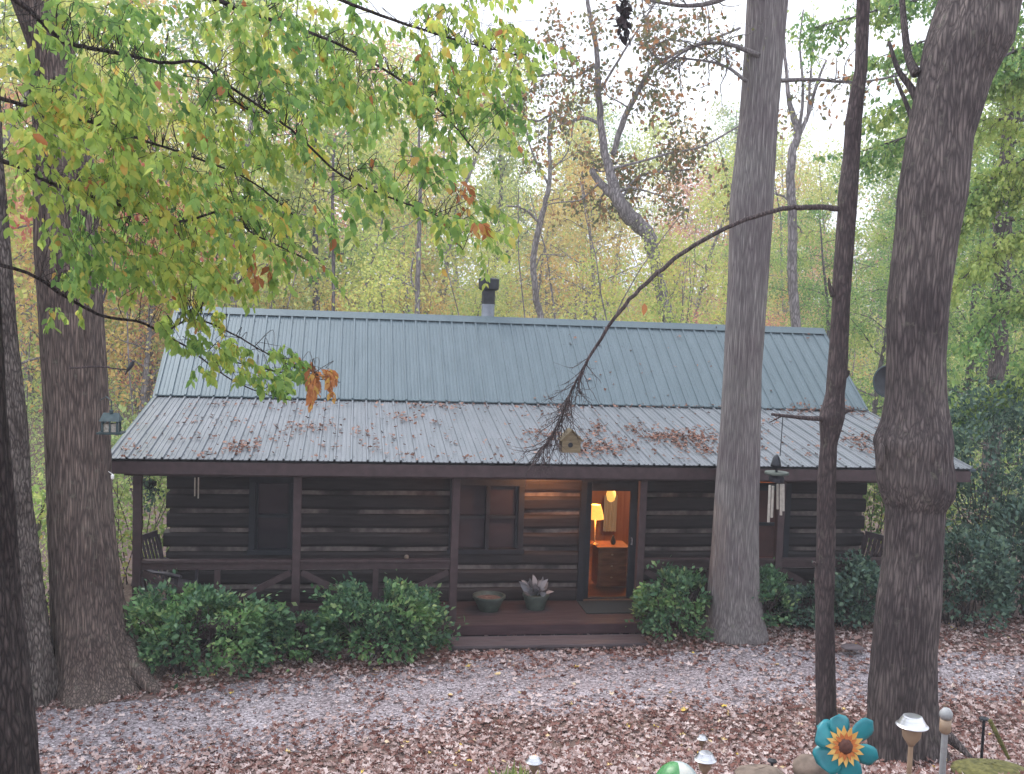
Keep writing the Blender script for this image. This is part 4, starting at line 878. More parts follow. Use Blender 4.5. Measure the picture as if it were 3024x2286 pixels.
# overhead oak branches crossing the sky (rooted on a limb of the shaggy tree)
mb = MB(); rg = np.random.default_rng(81); tips = []
for lb, Y in (([(1690, -90, 26), (1600, -20, 14), (1500, 12, 9), (1400, 0, 6), (1330, -20, 4)], -.8), ([(1660, 175, 10), (1760, 172, 7), (1850, 178, 5), (1960, 160, 4)], -.6), ([(1640, 120, 12), (1570, 95, 8), (1500, 100, 6), (1420, 150, 4)], -.7), ([(1612, 175, 8), (1560, 140, 6), (1470, 125, 4)], -.8)):
    P, R_ = limb(mb, lb, Y, 1, .5, jit=.1, rg=rg)
    for s in range(12):
        i = rg.integers(len(P)//3, len(P)); B = twig(mb, P[i], rg.normal(size=3)+[-.3, 0, -.2], rg.uniform(.3, .9), .010, rg, .3, 7, .6, 4)
        for q in range(3): S = twig(mb, B[rg.integers(2, 7)], rg.normal(size=3)+[0, 0, -.3], .35, .005, rg, .3, 4, .5, 3); tips += [S[2], S[4]]
mb.build('limb', M['bark_shag'], tm, smooth=True); tips = np.array(tips); k_ = rg.integers(0, len(tips), 520)
leaves('crown', tips[k_]+rg.normal(size=(520, 3))*.08, rg.normal(size=(520, 3))+[0, 0, -1], rg.uniform(.06, .11, 520), LFAR, M['f_oak'], tm, rg)
# dark hanging cluster of dead leaves
c = at(1346, 40, -1.5); pos = c+rg.normal(size=(90, 3))*[.035, .035, .13]
hc = thing('dead_leaf_cluster', 'blackish clump of dead leaves dangling at the top against the sky', 'leaf clump', tuple(c))
MB().tube([c+[.0, 0, -.15], c+[.01, 0, .1], at(1350, -30, -1.5)], .008, 5).build('twig', M['bark_near'], hc)
leaves('dead_leaves', pos, rg.normal(size=(90, 3))*.5+[0, 0, -1], rg.uniform(.08, .15, 90), (LNEAR[0], LN_T), M['f_deadl'] if 'f_deadl' in M else mat_leaf('black dead leaves', [(0, (.012,.008,.012)), (1, (.05,.03,.035))], trans=0), hc, rg)

# ------------------------------------------------------------------ near leafy boughs (boughs of the near tree)
rgn = np.random.default_rng(91)
def inpoly(p, x, y):
    c_ = False; j = len(p)-1
    for i in range(len(p)):
        if (p[i][1] > y) != (p[j][1] > y) and x < (p[j][0]-p[i][0])*(y-p[i][1])/(p[j][1]-p[i][1])+p[i][0]: c_ = not c_
        j = i
    return c_
bl = MB(); limbs_px = [
 ([(-60, -60, 22), (60, 20, 12), (130, 85, 11), (200, 105, 10), (270, 118, 9), (345, 135, 8), (430, 135, 7), (470, 170, 5), (510, 220, 4), (560, 250, 3)], -8.4, .6),
 ([(300, -90, 20), (480, 5, 11), (560, 35, 9), (640, 60, 8), (740, 100, 6), (860, 170, 5), (960, 250, 4), (1030, 330, 3)], -8.2, .8),
 ([(470, 170, 6), (560, 230, 6), (640, 290, 5), (740, 380, 5), (850, 430, 4), (950, 470, 3), (1000, 540, 2)], -8.3, .5),
 ([(-60, 330, 14), (40, 360, 9), (120, 400, 8), (250, 440, 7), (380, 480, 6), (500, 450, 5), (540, 500, 4), (620, 540, 3), (700, 580, 2)], -7.6, .4),
 ([(-50, 560, 10), (60, 590, 8), (140, 640, 7), (220, 682, 7), (300, 695, 6), (350, 720, 5), (430, 760, 4), (540, 790, 3), (640, 810, 2.5), (735, 826, 1.5)], -7.5, .9),
 ([(350, 720, 5), (420, 690, 4), (500, 720, 4), (570, 760, 3), (650, 800, 2), (700, 815, 1.5)], -7.2, .3),
 ([(430, 770, 4), (500, 820, 3), (570, 850, 2.5), (640, 868, 1.5)], -7.1, .3),
 ([(-50, 200, 12), (60, 230, 8), (180, 260, 7), (300, 300, 6), (420, 340, 5), (540, 390, 4), (640, 470, 3)], -8.0, .6),
 ([(620, -60, 12), (760, 10, 8), (900, 60, 6), (1000, 90, 4), (1120, 120, 3)], -8.1, .6)]
LP = []
for lb, Y, dY in limbs_px:
    P, R_ = limb(bl, lb, Y, 1, dY, n=7, jit=.15, rg=rgn, sides=7); LP.append(P)
# tie each bough back to the trunk top, out of frame
root_ = CN[2]
for P in LP[:2]+[LP[3], LP[4], LP[7], LP[8]]:
    k_ = np.argmin(np.abs(CN[:, 2]-(P[0][2]+.3))); q = CN[k_]; bl.tube(smooth_pl([q, (q+P[0])/2+[0, 0, .15], P[0]], 6), np.linspace(.045, .022, 13), 7)
LPa = np.concatenate(LP)
LPu = (LPa-CAM)@UP/((LPa-CAM)@FW); LPr = (LPa-CAM)@RT/((LPa-CAM)@FW)
polys = [([(-10, 70), (60, -10), (480, -10), (700, 120), (900, 320), (1070, 400), (1040, 520), (985, 515), (930, 460), (820, 420), (740, 440), (690, 500), (770, 600), (700, 625), (600, 560), (480, 520), (300, 470), (230, 560), (100, 520), (60, 400), (-10, 340)], 440),
         ([(470, -10), (1060, -10), (1165, 100), (1090, 260), (1065, 420), (900, 320), (700, 140)], 190),
         ([(60, 140), (300, 140), (420, 330), (260, 430), (180, 400), (110, 300), (40, 330)], 90),
         ([(100, 480), (260, 450), (400, 530), (480, 610), (500, 690), (590, 735), (730, 805), (730, 815), (600, 780), (640, 842), (560, 835), (430, 800), (340, 740), (330, 680), (270, 600), (140, 590)], 130),
         ([(560, 745), (640, 775), (742, 812), (742, 824), (640, 808), (560, 780)], 16),
         ([(230, 330), (560, 360), (640, 520), (540, 620), (380, 600), (240, 460)], 70),
         ([(40, 580), (160, 590), (170, 680), (100, 660)], 12)]
lp, ld, ls_, ln_ = [], [], [], []
for poly, cnt in polys:
    xs_ = [p[0] for p in poly]; ys_ = [p[1] for p in poly]; got = 0; tries = 0
    while got < cnt and tries < cnt*30:
        tries += 1; x = rgn.uniform(min(xs_), max(xs_)); y = rgn.uniform(min(ys_), max(ys_))
        if not inpoly(poly, x, y): continue
        if cnt not in (130, 16) and float(vn(x*.012, y*.016, 92))+.5*float(vn(x*.035, y*.04, 93)) < -.10: continue
        got += 1
        u = -(y*K-1143)/F; r_ = (x*K-1512)/F
        k_ = np.argmin((LPu-u)**2+(LPr-r_)**2+.002*rgn.uniform(0, 1, len(LPu))); b = LPa[k_]
        Yd = b[1]+rgn.normal()*.55; p = at(x, y, Yd)
        mid = (b+p)/2+rgn.normal(size=3)*.05+[0, 0, .06]
        bl.tube(smooth_pl([b, mid, p], 4), np.linspace(.0026, .0014, 9), 4, cap=False)
        dd_ = (p-b); dd_ /= np.linalg.norm(dd_)+.01
        d = dd_*.5+np.array([.45, rgn.normal()*.35, -.35])+rgn.normal(size=3)*.3
        S = twig(bl, p, d, rgn.uniform(.14, .38)*(.5 if y > 580 else 1), .0016, rgn, .45, 8, .25, 3)
        for j in range(1, 9):
            side = (1 if j % 2 else -1)*np.cross(d, [0, 0, 1]); side /= np.linalg.norm(side)+.01
            for q in range(1 if j < 3 else 2):
                lp.append(S[j]+rgn.normal(size=3)*.008); ld.append(side*(1 if q == 0 else -1)*.55+d*.35+np.array([0, 0, -.85])+rgn.normal(size=3)*.25)
                ls_.append(rgn.uniform(.032, .082)); ln_.append(np.array([rgn.normal()*.5, -.55+rgn.normal()*.5, .6]))
bl.build('bough', M['bark_near'], tn, smooth=True)
lp = np.array(lp); ld = np.array(ld); ln_ = np.array(ln_); ls_ = np.array(ls_)
pixx = ((lp-CAM)@RT/((lp-CAM)@FW)*F+1512)/K; pixy = (1143-(lp-CAM)@UP/((lp-CAM)@FW)*F)/K
tip = ((pixx > 665) & (pixy > 770)) | (((pixx-990)**2+(pixy-425)**2) < 35**2) | (((pixx-1035)**2+(pixy-490)**2) < 18**2) | (((pixx-560)**2+(pixy-590)**2) < 28**2)
tip |= rgn.uniform(size=len(lp)) < .012
leaves('crown', lp[~tip], ld[~tip], ls_[~tip], (LNEAR[0], LN_T), M['near_leaf'], tn, rgn, nrm=ln_[~tip], warp=.25)
leaves('orange_leaves', lp[tip], ld[tip], ls_[tip], (LNEAR[0], LN_T), M['tip_leaf'], tn, rgn, nrm=ln_[tip], warp=.25)
# small pink maple sprays behind them
mt_ = thing('red_maple', 'small maple sapling with pinkish red leaves left of the roof', 'tree', tuple(at(330, 1300, 1.5)))
mb = MB(); p0 = at(330, 1260, 2.0); p0[0] = min(p0[0], -.9); b0 = np.array([p0[0]-.6, 2.0, float(gz(p0[0]-.6, 2.0))-.1]); pos = []
P = smooth_pl([b0, b0+[.1, 0, 2], at(250, 560, 2.0), at(300, 420, 2.0)], 8); mb.tube(P, np.linspace(.035, .012, len(P)), 7)
for (x, y) in ((340, 490), (300, 440), (390, 520), (270, 470), (430, 500), (330, 560), (260, 400), (380, 440), (240, 330), (90, 440), (50, 480), (300, 380)):
    q = at(x, y, 2.0+rgn.normal()*.3); i = np.argmin(np.linalg.norm(P-q, axis=1)); mb.tube(smooth_pl([P[i], (P[i]+q)/2+[0, 0, .1], q], 4), np.linspace(.01, .004, 9), 4)
    pos.append(q+rgn.normal(size=(70, 3))*[.28, .28, .16])
mb.build('trunk', M['bark_far_d'], mt_, smooth=True); pos = np.concatenate(pos); leaves('crown', pos, rgn.normal(size=pos.shape)+[0, 0, -.6], rgn.uniform(.07, .13, len(pos)), LFAR, M['red_leaf'], mt_, rgn)

# right hand soft green boughs (tree off frame to the right)
th = thing('drooping_hemlock', 'near soft green boughs hanging in from the right edge', 'tree', tuple(at(2330, 1400, 1.0)))
mb = MB(); hp = []; b0 = at(2330, 1000, 1.0); b0[2] = float(gz(b0[0], 1.0)); tz = at(2330, -100, 1.0); mb.tube([b0-[0, 0, .2], (b0+tz)/2, tz], [.2, .16, .08], 12)
for (x0, y0, x1, y1) in ((2330, 60, 1880, 130), (2330, 180, 1900, 240), (2330, -60, 1900, -10), (2330, 330, 2090, 420), (2330, 470, 2080, 600), (2330, 620, 2090, 740), (2330, 760, 2100, 880), (2330, -20, 1760, 60), (2330, 260, 1850, 330), (2330, 400, 2060, 480), (2330, 100, 2080, 180)):
    a_, b_ = at(x0, y0, 1.0), at(x1, y1, 1.0+rgn.normal()*.6); P = smooth_pl([a_, (a_+b_)/2+[0, rgn.normal()*.3, .25], b_], 10); mb.tube(P, np.linspace(.04, .008, len(P)), 6)
    for i in range(3, len(P)):
        for q in range(4):
            S = twig(mb, P[i], np.array([-.5, rgn.normal()*.8, -.5+rgn.normal()*.4]), rgn.uniform(.3, .8), .006, rgn, .4, 7, .3, 3)
            if P[i][0] is not None: hp += [S[j]+rgn.normal(size=3)*.04 for j in (2, 3, 4, 5, 6, 7) for _ in range(5)]
mb.build('trunk', M['bark_far_d'], th, smooth=True); hp = np.array(hp); n = len(hp)
leaves('crown', hp, rgn.normal(size=(n, 3))*.6+[-.2, 0, -1], rgn.uniform(.05, .12, n), LFAR, M['f_hem'], th, rgn)

# ------------------------------------------------------------------ shrubs
def bush(name, label, cx, cy, rx, ry, h, n, mat, ls, seed, group=None):
    rg = np.random.default_rng(seed); zb = float(gz(cx, cy)); t = thing(name, label, 'shrub', (cx, cy, zb), group)
    mb = MB()
    for i in range(26):
        a = rg.uniform(0, 6.28); twig(mb, (cx+rg.normal()*rx*.25, cy+rg.normal()*ry*.25, zb-.05), (math.cos(a)*rx*.7, math.sin(a)*ry*.7, h*.9), h*rg.uniform(.7, 1.0), .012, rg, .1, 7, .3, 4)
    mb.build('stems', M['bark_thin'], t)
    a = rg.uniform(0, 6.28, n); u = rg.uniform(-.55, 1, n); rad = rg.uniform(.35, 1, n)**.35
    lump = 1+.30*vn(np.cos(a)*2.2+seed, u*2.2+np.sin(a)*2, seed)+.18*vn(np.cos(a)*6+9, u*6+np.sin(a)*6, seed+3)
    cu = np.sqrt(1-np.clip(np.abs(u), 0, .98)**3.6)
    pos = np.stack([cx+rx*np.cos(a)*cu*rad*lump, cy+ry*np.sin(a)*cu*rad*lump, zb+h*.45+h*.55*u*rad*lump], -1)
    sh = rg.uniform(size=n) < .05; pos[sh] += (pos[sh]-[cx, cy, zb+h*.4])*rg.uniform(.05, .32, (sh.sum(), 1)); gap = vn(pos[:, 0]*5, pos[:, 2]*5+pos[:, 1]*3, seed+20) < -.16
    pos = pos[~gap]; n = len(pos); pos[:, 2] = np.maximum(pos[:, 2], zb+.03)
    out = pos-np.array([cx, cy, zb+h*.3]); out /= np.linalg.norm(out, axis=1)[:, None]
    leaves('foliage', pos, out*.8+rg.normal(size=(n, 3))*.6+[0, 0, .1], rg.uniform(.5, 1.5, n)*ls, LFAR, mat, t, rg, nrm=out*.5+rg.normal(size=(n, 3))*.5+[0, 0, .5])
    return t
def bx_(x): return at(x, 1340, -.55)[0]
G = 'shrubs planted along the porch'
bush('shrub', 'wide leafy green shrub at the left end of the porch beside the big tree', bx_(420), -.62, 1.05, .55, 1.12, 7500, M['f_bush'], .075, 1, G)
bush('shrub', 'wide leafy green shrub in front of the porch railing left of the step', bx_(815), -.42, .88, .5, 1.04, 6500, M['f_bush'], .075, 2, G)
bush('shrub', 'low dark shrub filling the gap between the two left shrubs', bx_(640), -.35, .5, .35, .62, 2200, M['f_bush'], .07, 3, G)
bush('shrub', 'small sprawling shrub behind the root of the big tree', bx_(330), -.1, .4, .35, .8, 2200, M['f_bush'], .075, 9, G)
bush('shrub', 'rounded green shrub right of the step and left of the striped trunk', bx_(1475), -.3, .62, .45, .98, 4800, M['f_bush'], .07, 4, G)
bush('shrub', 'green shrub showing just right of the striped trunk base', bx_(1640), -.28, .58, .45, .95, 3800, M['f_bush'], .07, 5, G)
bush('shrub', 'low dark bluish shrub behind the thin trunk', bx_(1765), -.05, .38, .4, .62, 2000, M['f_dark'], .065, 6, G)
bush('shrub', 'dark rounded shrub between the thin trunk and the burl trunk', bx_(1865), -.2, .48, .45, 1.05, 4600, M['f_dark'], .075, 7, G)
bush('evergreen_bush', 'tall dark evergreen bush at the right edge behind the burl trunk', at(2150, 1200, 1.2)[0], 1.4, 1.15, 1.0, 3.6, 15000, M['f_dark'], .085, 10)
bush('evergreen_bush', 'low dark green bush at the lower right beside the burl trunk', at(2085, 1300, -.2)[0], -.2, .7, .6, 1.5, 5000, M['f_dark'], .08, 11)
bush('evergreen_bush', 'dark bush half cut off by the right edge near the ground', at(2235, 1300, 0)[0], .2, .7, .7, 1.9, 6000, M['f_dark'], .085, 12)
bush('mixed_bush', 'pale green bush seen past the left end of the porch', at(300, 1150, 4)[0], 4.2, 1.2, 1.0, 2.9, 6000, M['f_under'], .10, 13)
bush('mixed_bush', 'green bush seen past the right corner of the cabin', at(1930, 1150, 4)[0], 4.5, 1.3, 1.2, 2.6, 6000, M['f_g'], .10, 14)
bush('mixed_bush', 'olive bush between the big trunk and the mottled trunk', at(60, 1300, 1)[0], 1.2, 1.1, .9, 2.4, 5500, M['f_under'], .09, 15)

# ------------------------------------------------------------------ hung ornaments
# bird feeder beside the big trunk
YF = -2.45; c = at(240, 935, YF); cb = c.copy()
bf = thing('bird_feeder', 'dark lantern shaped bird feeder with seed behind glass at the big trunk', 'bird feeder', tuple(c))
s = np.linalg.norm(at(265, 935, YF)-at(222, 935, YF))/2; h = at(240, 895, YF)[2]-c[2]
MB().box((c[0]-s*1.25, YF-s*1.1, c[2]-.008), (c[0]+s*1.25, YF+s*1.1, c[2]+.012)).build('tray', M['feeder'], bf, bevel=.003)
z0 = c[2]+.013; z1 = z0+h*.6
for a in (-1, 1):
    for b in (-1, 1): MB().box((c[0]+a*s*.75-.012, YF+b*s*.6-.012, z0), (c[0]+a*s*.75+.012, YF+b*s*.6+.012, z1)).build('corner_post', M['feeder'], bf)
MB().box((c[0]-.010, YF-s*.66, z0), (c[0]+.010, YF-s*.58, z1)).build('glazing_bar', M['feeder'], bf)
MB().box((c[0]-s*.7, YF-s*.55, z0), (c[0]+s*.7, YF+s*.55, z0+(z1-z0)*.75)).build('seed', M['seed'], bf)
MB().add([(c[0]-s, YF-s, z1), (c[0]+s, YF-s, z1), (c[0]+s, YF+s, z1), (c[0]-s, YF+s, z1), (c[0]-s*.8, YF, z1+h*.42), (c[0]+s*.8, YF, z1+h*.42)], [(0,3,2,1),(0,1,5,4),(2,3,4,5),(1,2,5),(3,0,4)]).build('feeder_roof', M['feeder'], bf)
MB().lathe([(.02, 0), (.02, .03), (.008, .04), (.006, .06)], (c[0], YF, z1+h*.40), 10).build('finial', M['feeder'], bf)
MB().tube([(c[0], YF, z1+h*.4+.05), (c[0], YF, z1+h*.4+.14), (c[0]-.08, YF+.12, z1+h*.4+.17), (c[0]-.22, YF+.45, z1+h*.4+.10)], .006, 6).build('bracket', M['feeder'], bf)
# bird on a thin bare branch
mb = MB(); PB, _ = limb(mb, [(150, 795, 5), (212, 792, 4), (245, 796, 3.5), (276, 799, 2.5)], -2.6, 1, -.2, jit=.2, rg=rgn); mb.build('side_branch', M['bark_thin'], tb_)
c = at(282, 793, -2.8)
def skin_body(name, verts, edges, radii, mat, parent=None, lvl=2):
    me = D2.meshes.new(name); me.from_pydata([tuple(v) for v in verts], edges, []); o = link(name, me, mat, parent)
    sk = o.modifiers.new('skin', 'SKIN'); 
    for i, r_ in enumerate(radii): me.skin_vertices[0].data[i].radius = (r_, r_) if not isinstance(r_, tuple) else r_
    me.skin_vertices[0].data[1].use_root = True
    sb = o.modifiers.new('sub', 'SUBSURF'); sb.levels = lvl; sb.render_levels = lvl; return o
me = D2.meshes.new('bird'); vb = [c+np.array(v) for v in ((-.055, 0, -.085), (-.035, 0, -.045), (-.005, 0, .0), (.018, -.005, .035), (.028, -.01, .065), (.045, -.02, .062), (.054, -.025, .058))]
me.from_pydata([tuple(v) for v in vb], [(i, i+1) for i in range(6)], [])
o = D2.objects.new('bird', me); C.objects.link(o); me.materials.append(M['black'])
bpy.context.view_layer.objects.active = o; sk = o.modifiers.new('skin', 'SKIN')
if not me.skin_vertices: me.attributes
try:
    for i, r_ in enumerate((.008, .013, .028, .027, .019, .007, .002)): me.skin_vertices[0].data[i].radius = (r_, r_*.9)
    me.skin_vertices[0].data[2].use_root = True
except Exception as ex: print('skin', ex)
sb = o.modifiers.new('sub', 'SUBSURF'); sb.levels = 2; sb.render_levels = 2
tag(o, 'small dark bird perched on a thin bare twig beside the big trunk', 'bird')
# birdhouse hanging from the drooping branch
YB = YT+.25; c = at(1231, 963, YB); s = np.linalg.norm(at(1253, 963, YB)-at(1209, 963, YB))/2
zt_ = at(1231, 948, YB)[2]; zb_ = at(1231, 976, YB)[2]; za = at(1233, 928, YB)[2]
bh = thing('birdhouse', 'small tan wooden birdhouse hanging on a cord before the porch roof', 'birdhouse', (c[0], YB, zb_))
MB().add([(c[0]-s*.9, YB-s*.7, zb_), (c[0]+s*.9, YB-s*.7, zb_), (c[0]+s*.9, YB-s*.7, zt_), (c[0], YB-s*.7, za-.01), (c[0]-s*.9, YB-s*.7, zt_),
          (c[0]-s*.9, YB+s*.7, zb_), (c[0]+s*.9, YB+s*.7, zb_), (c[0]+s*.9, YB+s*.7, zt_), (c[0], YB+s*.7, za-.01), (c[0]-s*.9, YB+s*.7, zt_)],
         [(0,1,2,3,4),(9,8,7,6,5),(0,5,6,1),(1,6,7,2),(4,9,5,0),(2,7,8,3),(3,8,9,4)]).build('box', M['birdhouse'], bh)
r = MB(); r.bar((c[0]+.002, YB, za+.004), (c[0]-s*1.08, YB, zt_-.012), .012, s*1.8); r.build('roof_board', M['birdhouse'], bh)
r = MB(); r.bar((c[0]-.002, YB, za+.006), (c[0]+s*1.08, YB, zt_-.010), .012, s*1.8); r.build('roof_board', M['birdhouse'], bh)
MB().tube([(c[0]-s*.1, YB-s*.7-.004, (zt_+zb_)/2+.012), (c[0]-s*.1, YB-s*.7+.01, (zt_+zb_)/2+.012)], s*.24, 14).build('hole', M['black'], bh)
i = int(np.argmin(np.abs((BP-CAM)@RT/((BP-CAM)@FW)-(1236*K-1512)/F))); MB().tube([(c[0], YB, za), BP[i]], .0035, 5).build('cord', M['casing'], bh)
ring = [(c[0]+.022*math.cos(a), YB, za+.10+.03*math.sin(a)) for a in np.linspace(0, 6.28, 14)]; MB().tube(ring, .003, 5).build('ring', M['casing'], bh)
# wind chime on the thin tree
YC = YT-.08; c = at(1678, 1022, YC); ttop = at(1691, 900, YC)
wc = thing('wind_chime', 'large wind chime of pale tubes hanging from the thin tree stub', 'wind chime', tuple(c))
MB().tube([ttop, at(1685, 985, YC)], .005, 5).build('cord', M['casing'], wc)
q = at(1676, 1008, YC); qt = at(1681, 982, YC)
MB().lathe([(.055, 0), (.05, .03), (.035, .09), (.02, qt[2]-q[2]-.01), (.008, qt[2]-q[2])], q, 18).build('hood', M['black'], wc, smooth=True)
pr_ = np.linalg.norm(at(1704, 1022, YC)-at(1656, 1022, YC))/2
MB().lathe([(pr_, -.012), (pr_*1.03, 0), (pr_, .012)], c, 28).build('top_plate', M['pot'], wc)
MB().tube([c, q], .012, 6).build('neck', M['black'], wc)
MB().lathe([(pr_*.62, -.09), (pr_*.66, -.05), (pr_*.5, -.013)], c, 18).build('collar', M['casing'], wc)
for k_, (x, y0, y1) in enumerate(((1663, 1048, 1128), (1670, 1050, 1118), (1687, 1046, 1113), (1680, 1046, 1100), (1692, 1046, 1104))):
    Yk = YC+(.03 if k_ % 2 else -.03); MB().tube([at(x, y0, Yk), at(x-(3 if k_ < 2 else 0), y1, Yk)], .0135, 10).build('tube', M['chime'], wc)
# satellite dish behind the right tree
YD = .4; c = at(1919, 825, YD); rd = .235
sd_ = thing('satellite_dish', 'dark dish with a pale rim half hidden behind the burl trunk', 'satellite dish', (c[0], c[1]+.3, float(gz(c[0], YD))))
V = []; 
dn = np.array([-.35, -.75, .12]); dn /= np.linalg.norm(dn); du = np.cross(dn, [0, 0, 1]); du /= np.linalg.norm(du); dv = np.cross(du, dn)
for i, q in enumerate(np.linspace(0.02, 1, 9)):
    for j in range(32):
        a = j*2*math.pi/32; V.append(c+du*rd*q*math.cos(a)*.95+dv*rd*q*math.sin(a)*1.05+dn*.07*q*q)
o = MB().grid(V, 9, 32, wrap=True).build('dish', M['black'], sd_, smooth=True); s_ = o.modifiers.new('s', 'SOLIDIFY'); s_.thickness = .012
MB().tube(V[-32:]+[V[-32]], .011, 6).build('rim', M['feeder'], sd_)
MB().tube([c-dv*rd, c+dn*.38-dv*.12], .012, 6).build('arm', M['flue'], sd_)
MB().tube([c-dn*.03, (c[0]+.38, c[1]+.25, c[2]-.1), (c[0]+.42, c[1]+.3, float(gz(c[0], YD))-.2)], .025, 8).build('mast', M['flue'], sd_)
# white bit near the big trunk
c = at(243, 1030, -1.6); o = MB().lathe([(.006, -.035), (.018, -.02), (.02, .015), (.006, .035)], c, 10).tube([c+[0, 0, .03], c+[-.05, .02, .06]], .003, 5).build('tree_tag', M['white']); tag(o, 'small white tag hanging off the right side of the big trunk', 'tag')

# ------------------------------------------------------------------ garden pieces at the bottom
def solar_light(label, x, y, Y, capw, stem, ground=None, style=0):
    c = at(x, y, Y); s = np.linalg.norm(at(x+capw/2, y, Y)-c); g = float(gz(c[0], Y)); t = thing('solar_light', label, 'garden light', (c[0], Y, g), 'solar path lights')
    if style == 0:
        MB().lathe([(s*1.02, -s*.36), (s*1.05, -s*.30), (s*.93, -s*.2), (s*.62, s*.30), (s*.5, s*.34), (s*.1, s*.36)], c, 28).build('cap', M['steel'], t, smooth=False)
        MB().lathe([(s*.16, -s*1.75), (s*.3, -s*1.5), (s*.58, -s*1.1), (s*.64, -s*.6), (s*.64, -s*.37)], c, 22).build('lens', M['tanplastic'], t, smooth=True)
        MB().tube([c-[0, 0, s*1.7], (c[0], Y, g-.1)], s*.17, 12).build('stake', M['tanplastic'], t)
    elif style == 1:
        MB().lathe([(s*.8, -s*.9), (s, -s*.4), (s*.95, s*.1), (s*.5, s*.7), (s*.1, s*.8)], c, 20).build('cap', M['greyplastic'], t, smooth=True)
        MB().lathe([(s*.55, -s*3.2), (s*.85, -s*2.8), (s*.85, -s*.95)], c, 20).build('lens', M['tanplastic'], t, smooth=True)
        MB().tube([c-[0, 0, s*3.1], (c[0], Y, g-.1)], s*.5, 12).build('stake', M['greyplastic'], t)
    else:
        MB().lathe([(s, -s*.2), (s*.9, s*.1), (s*.3, s*.3)], c, 16).build('cap', M['black'], t)
        MB().tube([c-[0, 0, s*.2], (c[0], Y, g-.1)], s*.3, 8).build('stake', M['black'], t)
    return t
solar_light('large silver capped garden light before the burl trunk', 1971, 1557, -8.9, 60, .4)
solar_light('silver capped light left of the teal flower', 1524, 1633, -6.9, 45, .4)
solar_light('silver capped light standing alone low in the leaves at bottom centre', 1154, 1640, -5.6, 35, .4)
solar_light('small pale capped light just behind the one left of the teal flower', 1517, 1592, -5.0, 22, .4)
solar_light('slim grey globe topped light right of the large silver one', 2044, 1540, -6.6, 26, .4, style=1)
solar_light('thin dark stake light at the lower right', 2126, 1552, -5.6, 20, .4, style=2)
solar_light('dark low stake light between the small light and the teal flower', 1668, 1643, -5.6, 20, .4, style=2)
# pinwheel flower
YP = -7.6; c = at(1824, 1612, YP); R0 = np.linalg.norm(at(1882, 1612, YP)-c); g = float(gz(c[0], YP))
fl = thing('pinwheel', 'teal metal flower spinner with a yellow and brown sunflower centre', 'garden spinner', (c[0], YP, g))
nrm_ = CAM-c; nrm_ /= np.linalg.norm(nrm_); nrm_ = nrm_*.6+np.array([.15, -.6, .1]); nrm_ /= np.linalg.norm(nrm_); u = np.cross([0, 0, 1], nrm_); u /= np.linalg.norm(u); v = np.cross(nrm_, u)
for (x, y, wd_, ln) in ((1822, 1568, .34, .62), (1872, 1576, .30, .5), (1872, 1630, .30, .52), (1832, 1662, .36, .6), (1787, 1642, .46, .66), (1790, 1588, .44, .62)):
    tgt = at(x, y, YP); d = tgt-c; a = math.atan2(d@v, d@u); r1 = np.linalg.norm(d)
    e1 = u*math.cos(a)+v*math.sin(a); e2 = -u*math.sin(a)+v*math.cos(a); V = []
    n1, n2 = 9, 7
    for i in range(n1):
        t_ = i/(n1-1); w_ = wd_*1.25*R0*(min(1, .35+t_*1.5) if t_ < .7 else math.sqrt(max(.02, 1-((t_-.7)/.3)**2)))
        for j in range(n2):
            q = j/(n2-1)*2-1; V.append(c+e1*(R0*.25+t_*(r1*1.42-R0*.25))+e2*w_*q*.9+nrm_*(-.02+.05*q*wd_-.02*t_+.012*(1-q*q)))
    o = MB().grid(V, n1, n2).build('petal', M['teal'], fl, smooth=True); s_ = o.modifiers.new('s', 'SOLIDIFY'); s_.thickness = .003
for ring_, (ra, rb, nn, mat, off) in enumerate(((.16, .70, 16, 'yellow', .012), (.14, .48, 14, 'orange', .022))):
    V = []; Fs = []
    for k_ in range(nn):
        a = k_*2*math.pi/nn+.1*ring_; da = math.pi/nn*.95
        for (rr_, aa) in ((ra, a-da*.6), (rb*.7, a-da), (rb, a), (rb*.7, a+da), (ra, a+da*.6)): V.append(c+(u*math.cos(aa)+v*math.sin(aa))*R0*rr_+nrm_*(off+.006*(k_ % 2)))
        Fs.append(tuple(k_*5+i for i in range(5)))
    o = MB().add(V, Fs).build('ray_florets', M[mat], fl); s_ = o.modifiers.new('s', 'SOLIDIFY'); s_.thickness = .002
V = []
for q, hh in ((.0, .045), (.5, .042), (.85, .032), (1, .02)):
    for j in range(24): a = j*2*math.pi/24; V.append(c+(u*math.cos(a)+v*math.sin(a))*R0*.27*q+nrm_*hh)
MB().grid(V, 4, 24, wrap=True).build('centre_disc', M['brown'], fl, smooth=True)
MB().tube([c-nrm_*.03, c-nrm_*.04-[0, 0, .15], (c[0]+.01, YP+.03, g-.1)], .009, 8).build('stem', M['moss'], fl)
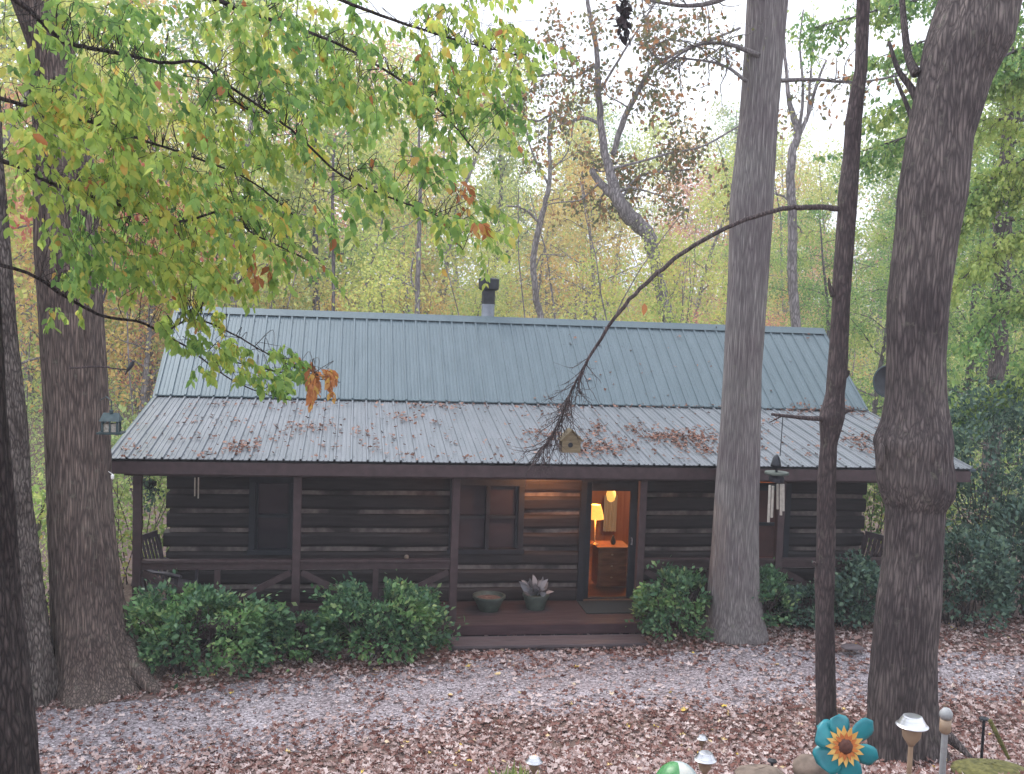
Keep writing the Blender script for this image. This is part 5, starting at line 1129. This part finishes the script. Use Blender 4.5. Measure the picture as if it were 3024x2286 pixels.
# glazed round ornament, rocks, moss, grass tuft, ball
c = at(1462, 1706, -6.6); R_ = np.linalg.norm(at(1512, 1706, -6.6)-c)
gb = thing('glazed_ornament', 'round glazed ornament, green on its left and streaked white and blue on its right', 'garden ornament', tuple(c-[0, 0, R_]))
for s_, nm, mt in ((0, 'green_half', 'green'), (1, 'pale_half', 'glaze')):
    V = []; 
    for i in range(13):
        th_ = math.pi*i/12
        for j in range(13):
            ph = (math.pi*.5+math.pi*j/12*.8+ .45) if s_ == 0 else (math.pi*.5-math.pi*1.2*j/12+.45)
            V.append(c+np.array([R_*math.sin(th_)*math.cos(ph+.0), -R_*math.sin(th_)*abs(math.sin(ph)) if False else R_*math.sin(th_)*math.sin(ph), R_*math.cos(th_)*1.15]))
    MB().grid(V, 13, 13).build(nm, M[mt], gb, smooth=True)
def rock(label, x, y, Y, rx, rz_, mat, seed, name='rock', cat='rock'):
    c = at(x, y, Y); rg = np.random.default_rng(seed); V = []
    for i in range(9):
        th_ = math.pi*i/8
        for j in range(14):
            a = j*2*math.pi/14; k_ = 1+.35*float(vn(math.cos(a)*1.4+seed, th_*1.3+math.sin(a)*1.4, seed)); V.append(c+np.array([rx*k_*math.sin(th_)*math.cos(a), rx*.8*k_*math.sin(th_)*math.sin(a), rz_*k_*math.cos(th_)]))
    o = MB().grid(V, 9, 14, wrap=True).build(name, M[mat], None, smooth=True); return tag(o, label, cat)
rock('brown mossy rock just left of the teal flower stem', 1755, 1660, -6.2, .16, .12, 'rock', 3)
rock('broad flat brown rock at the bottom edge left of the teal flower', 1640, 1672, -6.0, .22, .05, 'rock', 4)
rock('dull reddish rock at the bottom edge near the lone silver light', 1100, 1676, -5.2, .09, .05, 'rock', 5)
rock('mossy yellow green mound in the bottom right corner', 2140, 1668, -6.0, .34, .075, 'moss', 6, 'moss_mound', 'moss')
rock('pale flat stone lying among leaves between thin trunk and burl trunk', 1840, 1398, -1.3, .16, .03, 'step', 7)
c = atz(806, 1438, -.40); o = MB().lathe([(.001, -.045), (.03, -.035), (.045, 0), (.03, .035), (.001, .045)], (c[0], c[1], float(gz(c[0], c[1]))+.04), 18).build('ball', M['white'], None, smooth=True); tag(o, 'small white ball on the gravel before the left shrub', 'ball')
c = at(1112, 1668, -5.9); n = 160; g = float(gz(c[0], -5.9)); pos = np.array([c[0], -5.9, g])+rgn.normal(size=(n, 3))*[.07, .05, 0]
leaves('grass_tuft', pos, rgn.normal(size=(n, 3))*.35+[0, 0, 1], rgn.uniform(.10, c[2]-g+.08, n), (LFAR[0]*[.16, 1, 1], LFAR[1]), M['f_g'], None, rgn); tag(D2.objects['grass_tuft'], 'small tuft of green grass at the bottom edge left of the lone silver light', 'grass tuft')
mb = MB(); limb(mb, [(2138, 1555, 8), (2150, 1580, 9), (2165, 1610, 8), (2180, 1640, 6)], -5.7, 1, -.1); o = mb.build('mossy_stick', M['moss'], None, smooth=True); tag(o, 'curved mossy stick beside the thin dark stake light', 'stick')

m_, nt, p, out = newmat('haze'); nt.nodes.remove(p); pv = N(nt, 'ShaderNodeVolumePrincipled'); pv.inputs['Color'].default_value = (.92, .95, 1, 1); pv.inputs['Density'].default_value = .0018
nt.links.new(pv.outputs[0], out.inputs['Volume']); o = MB().box((-620, -80, -9), (620, 720, 40)).build('haze', m_); tag(o, None, None, kind='stuff')
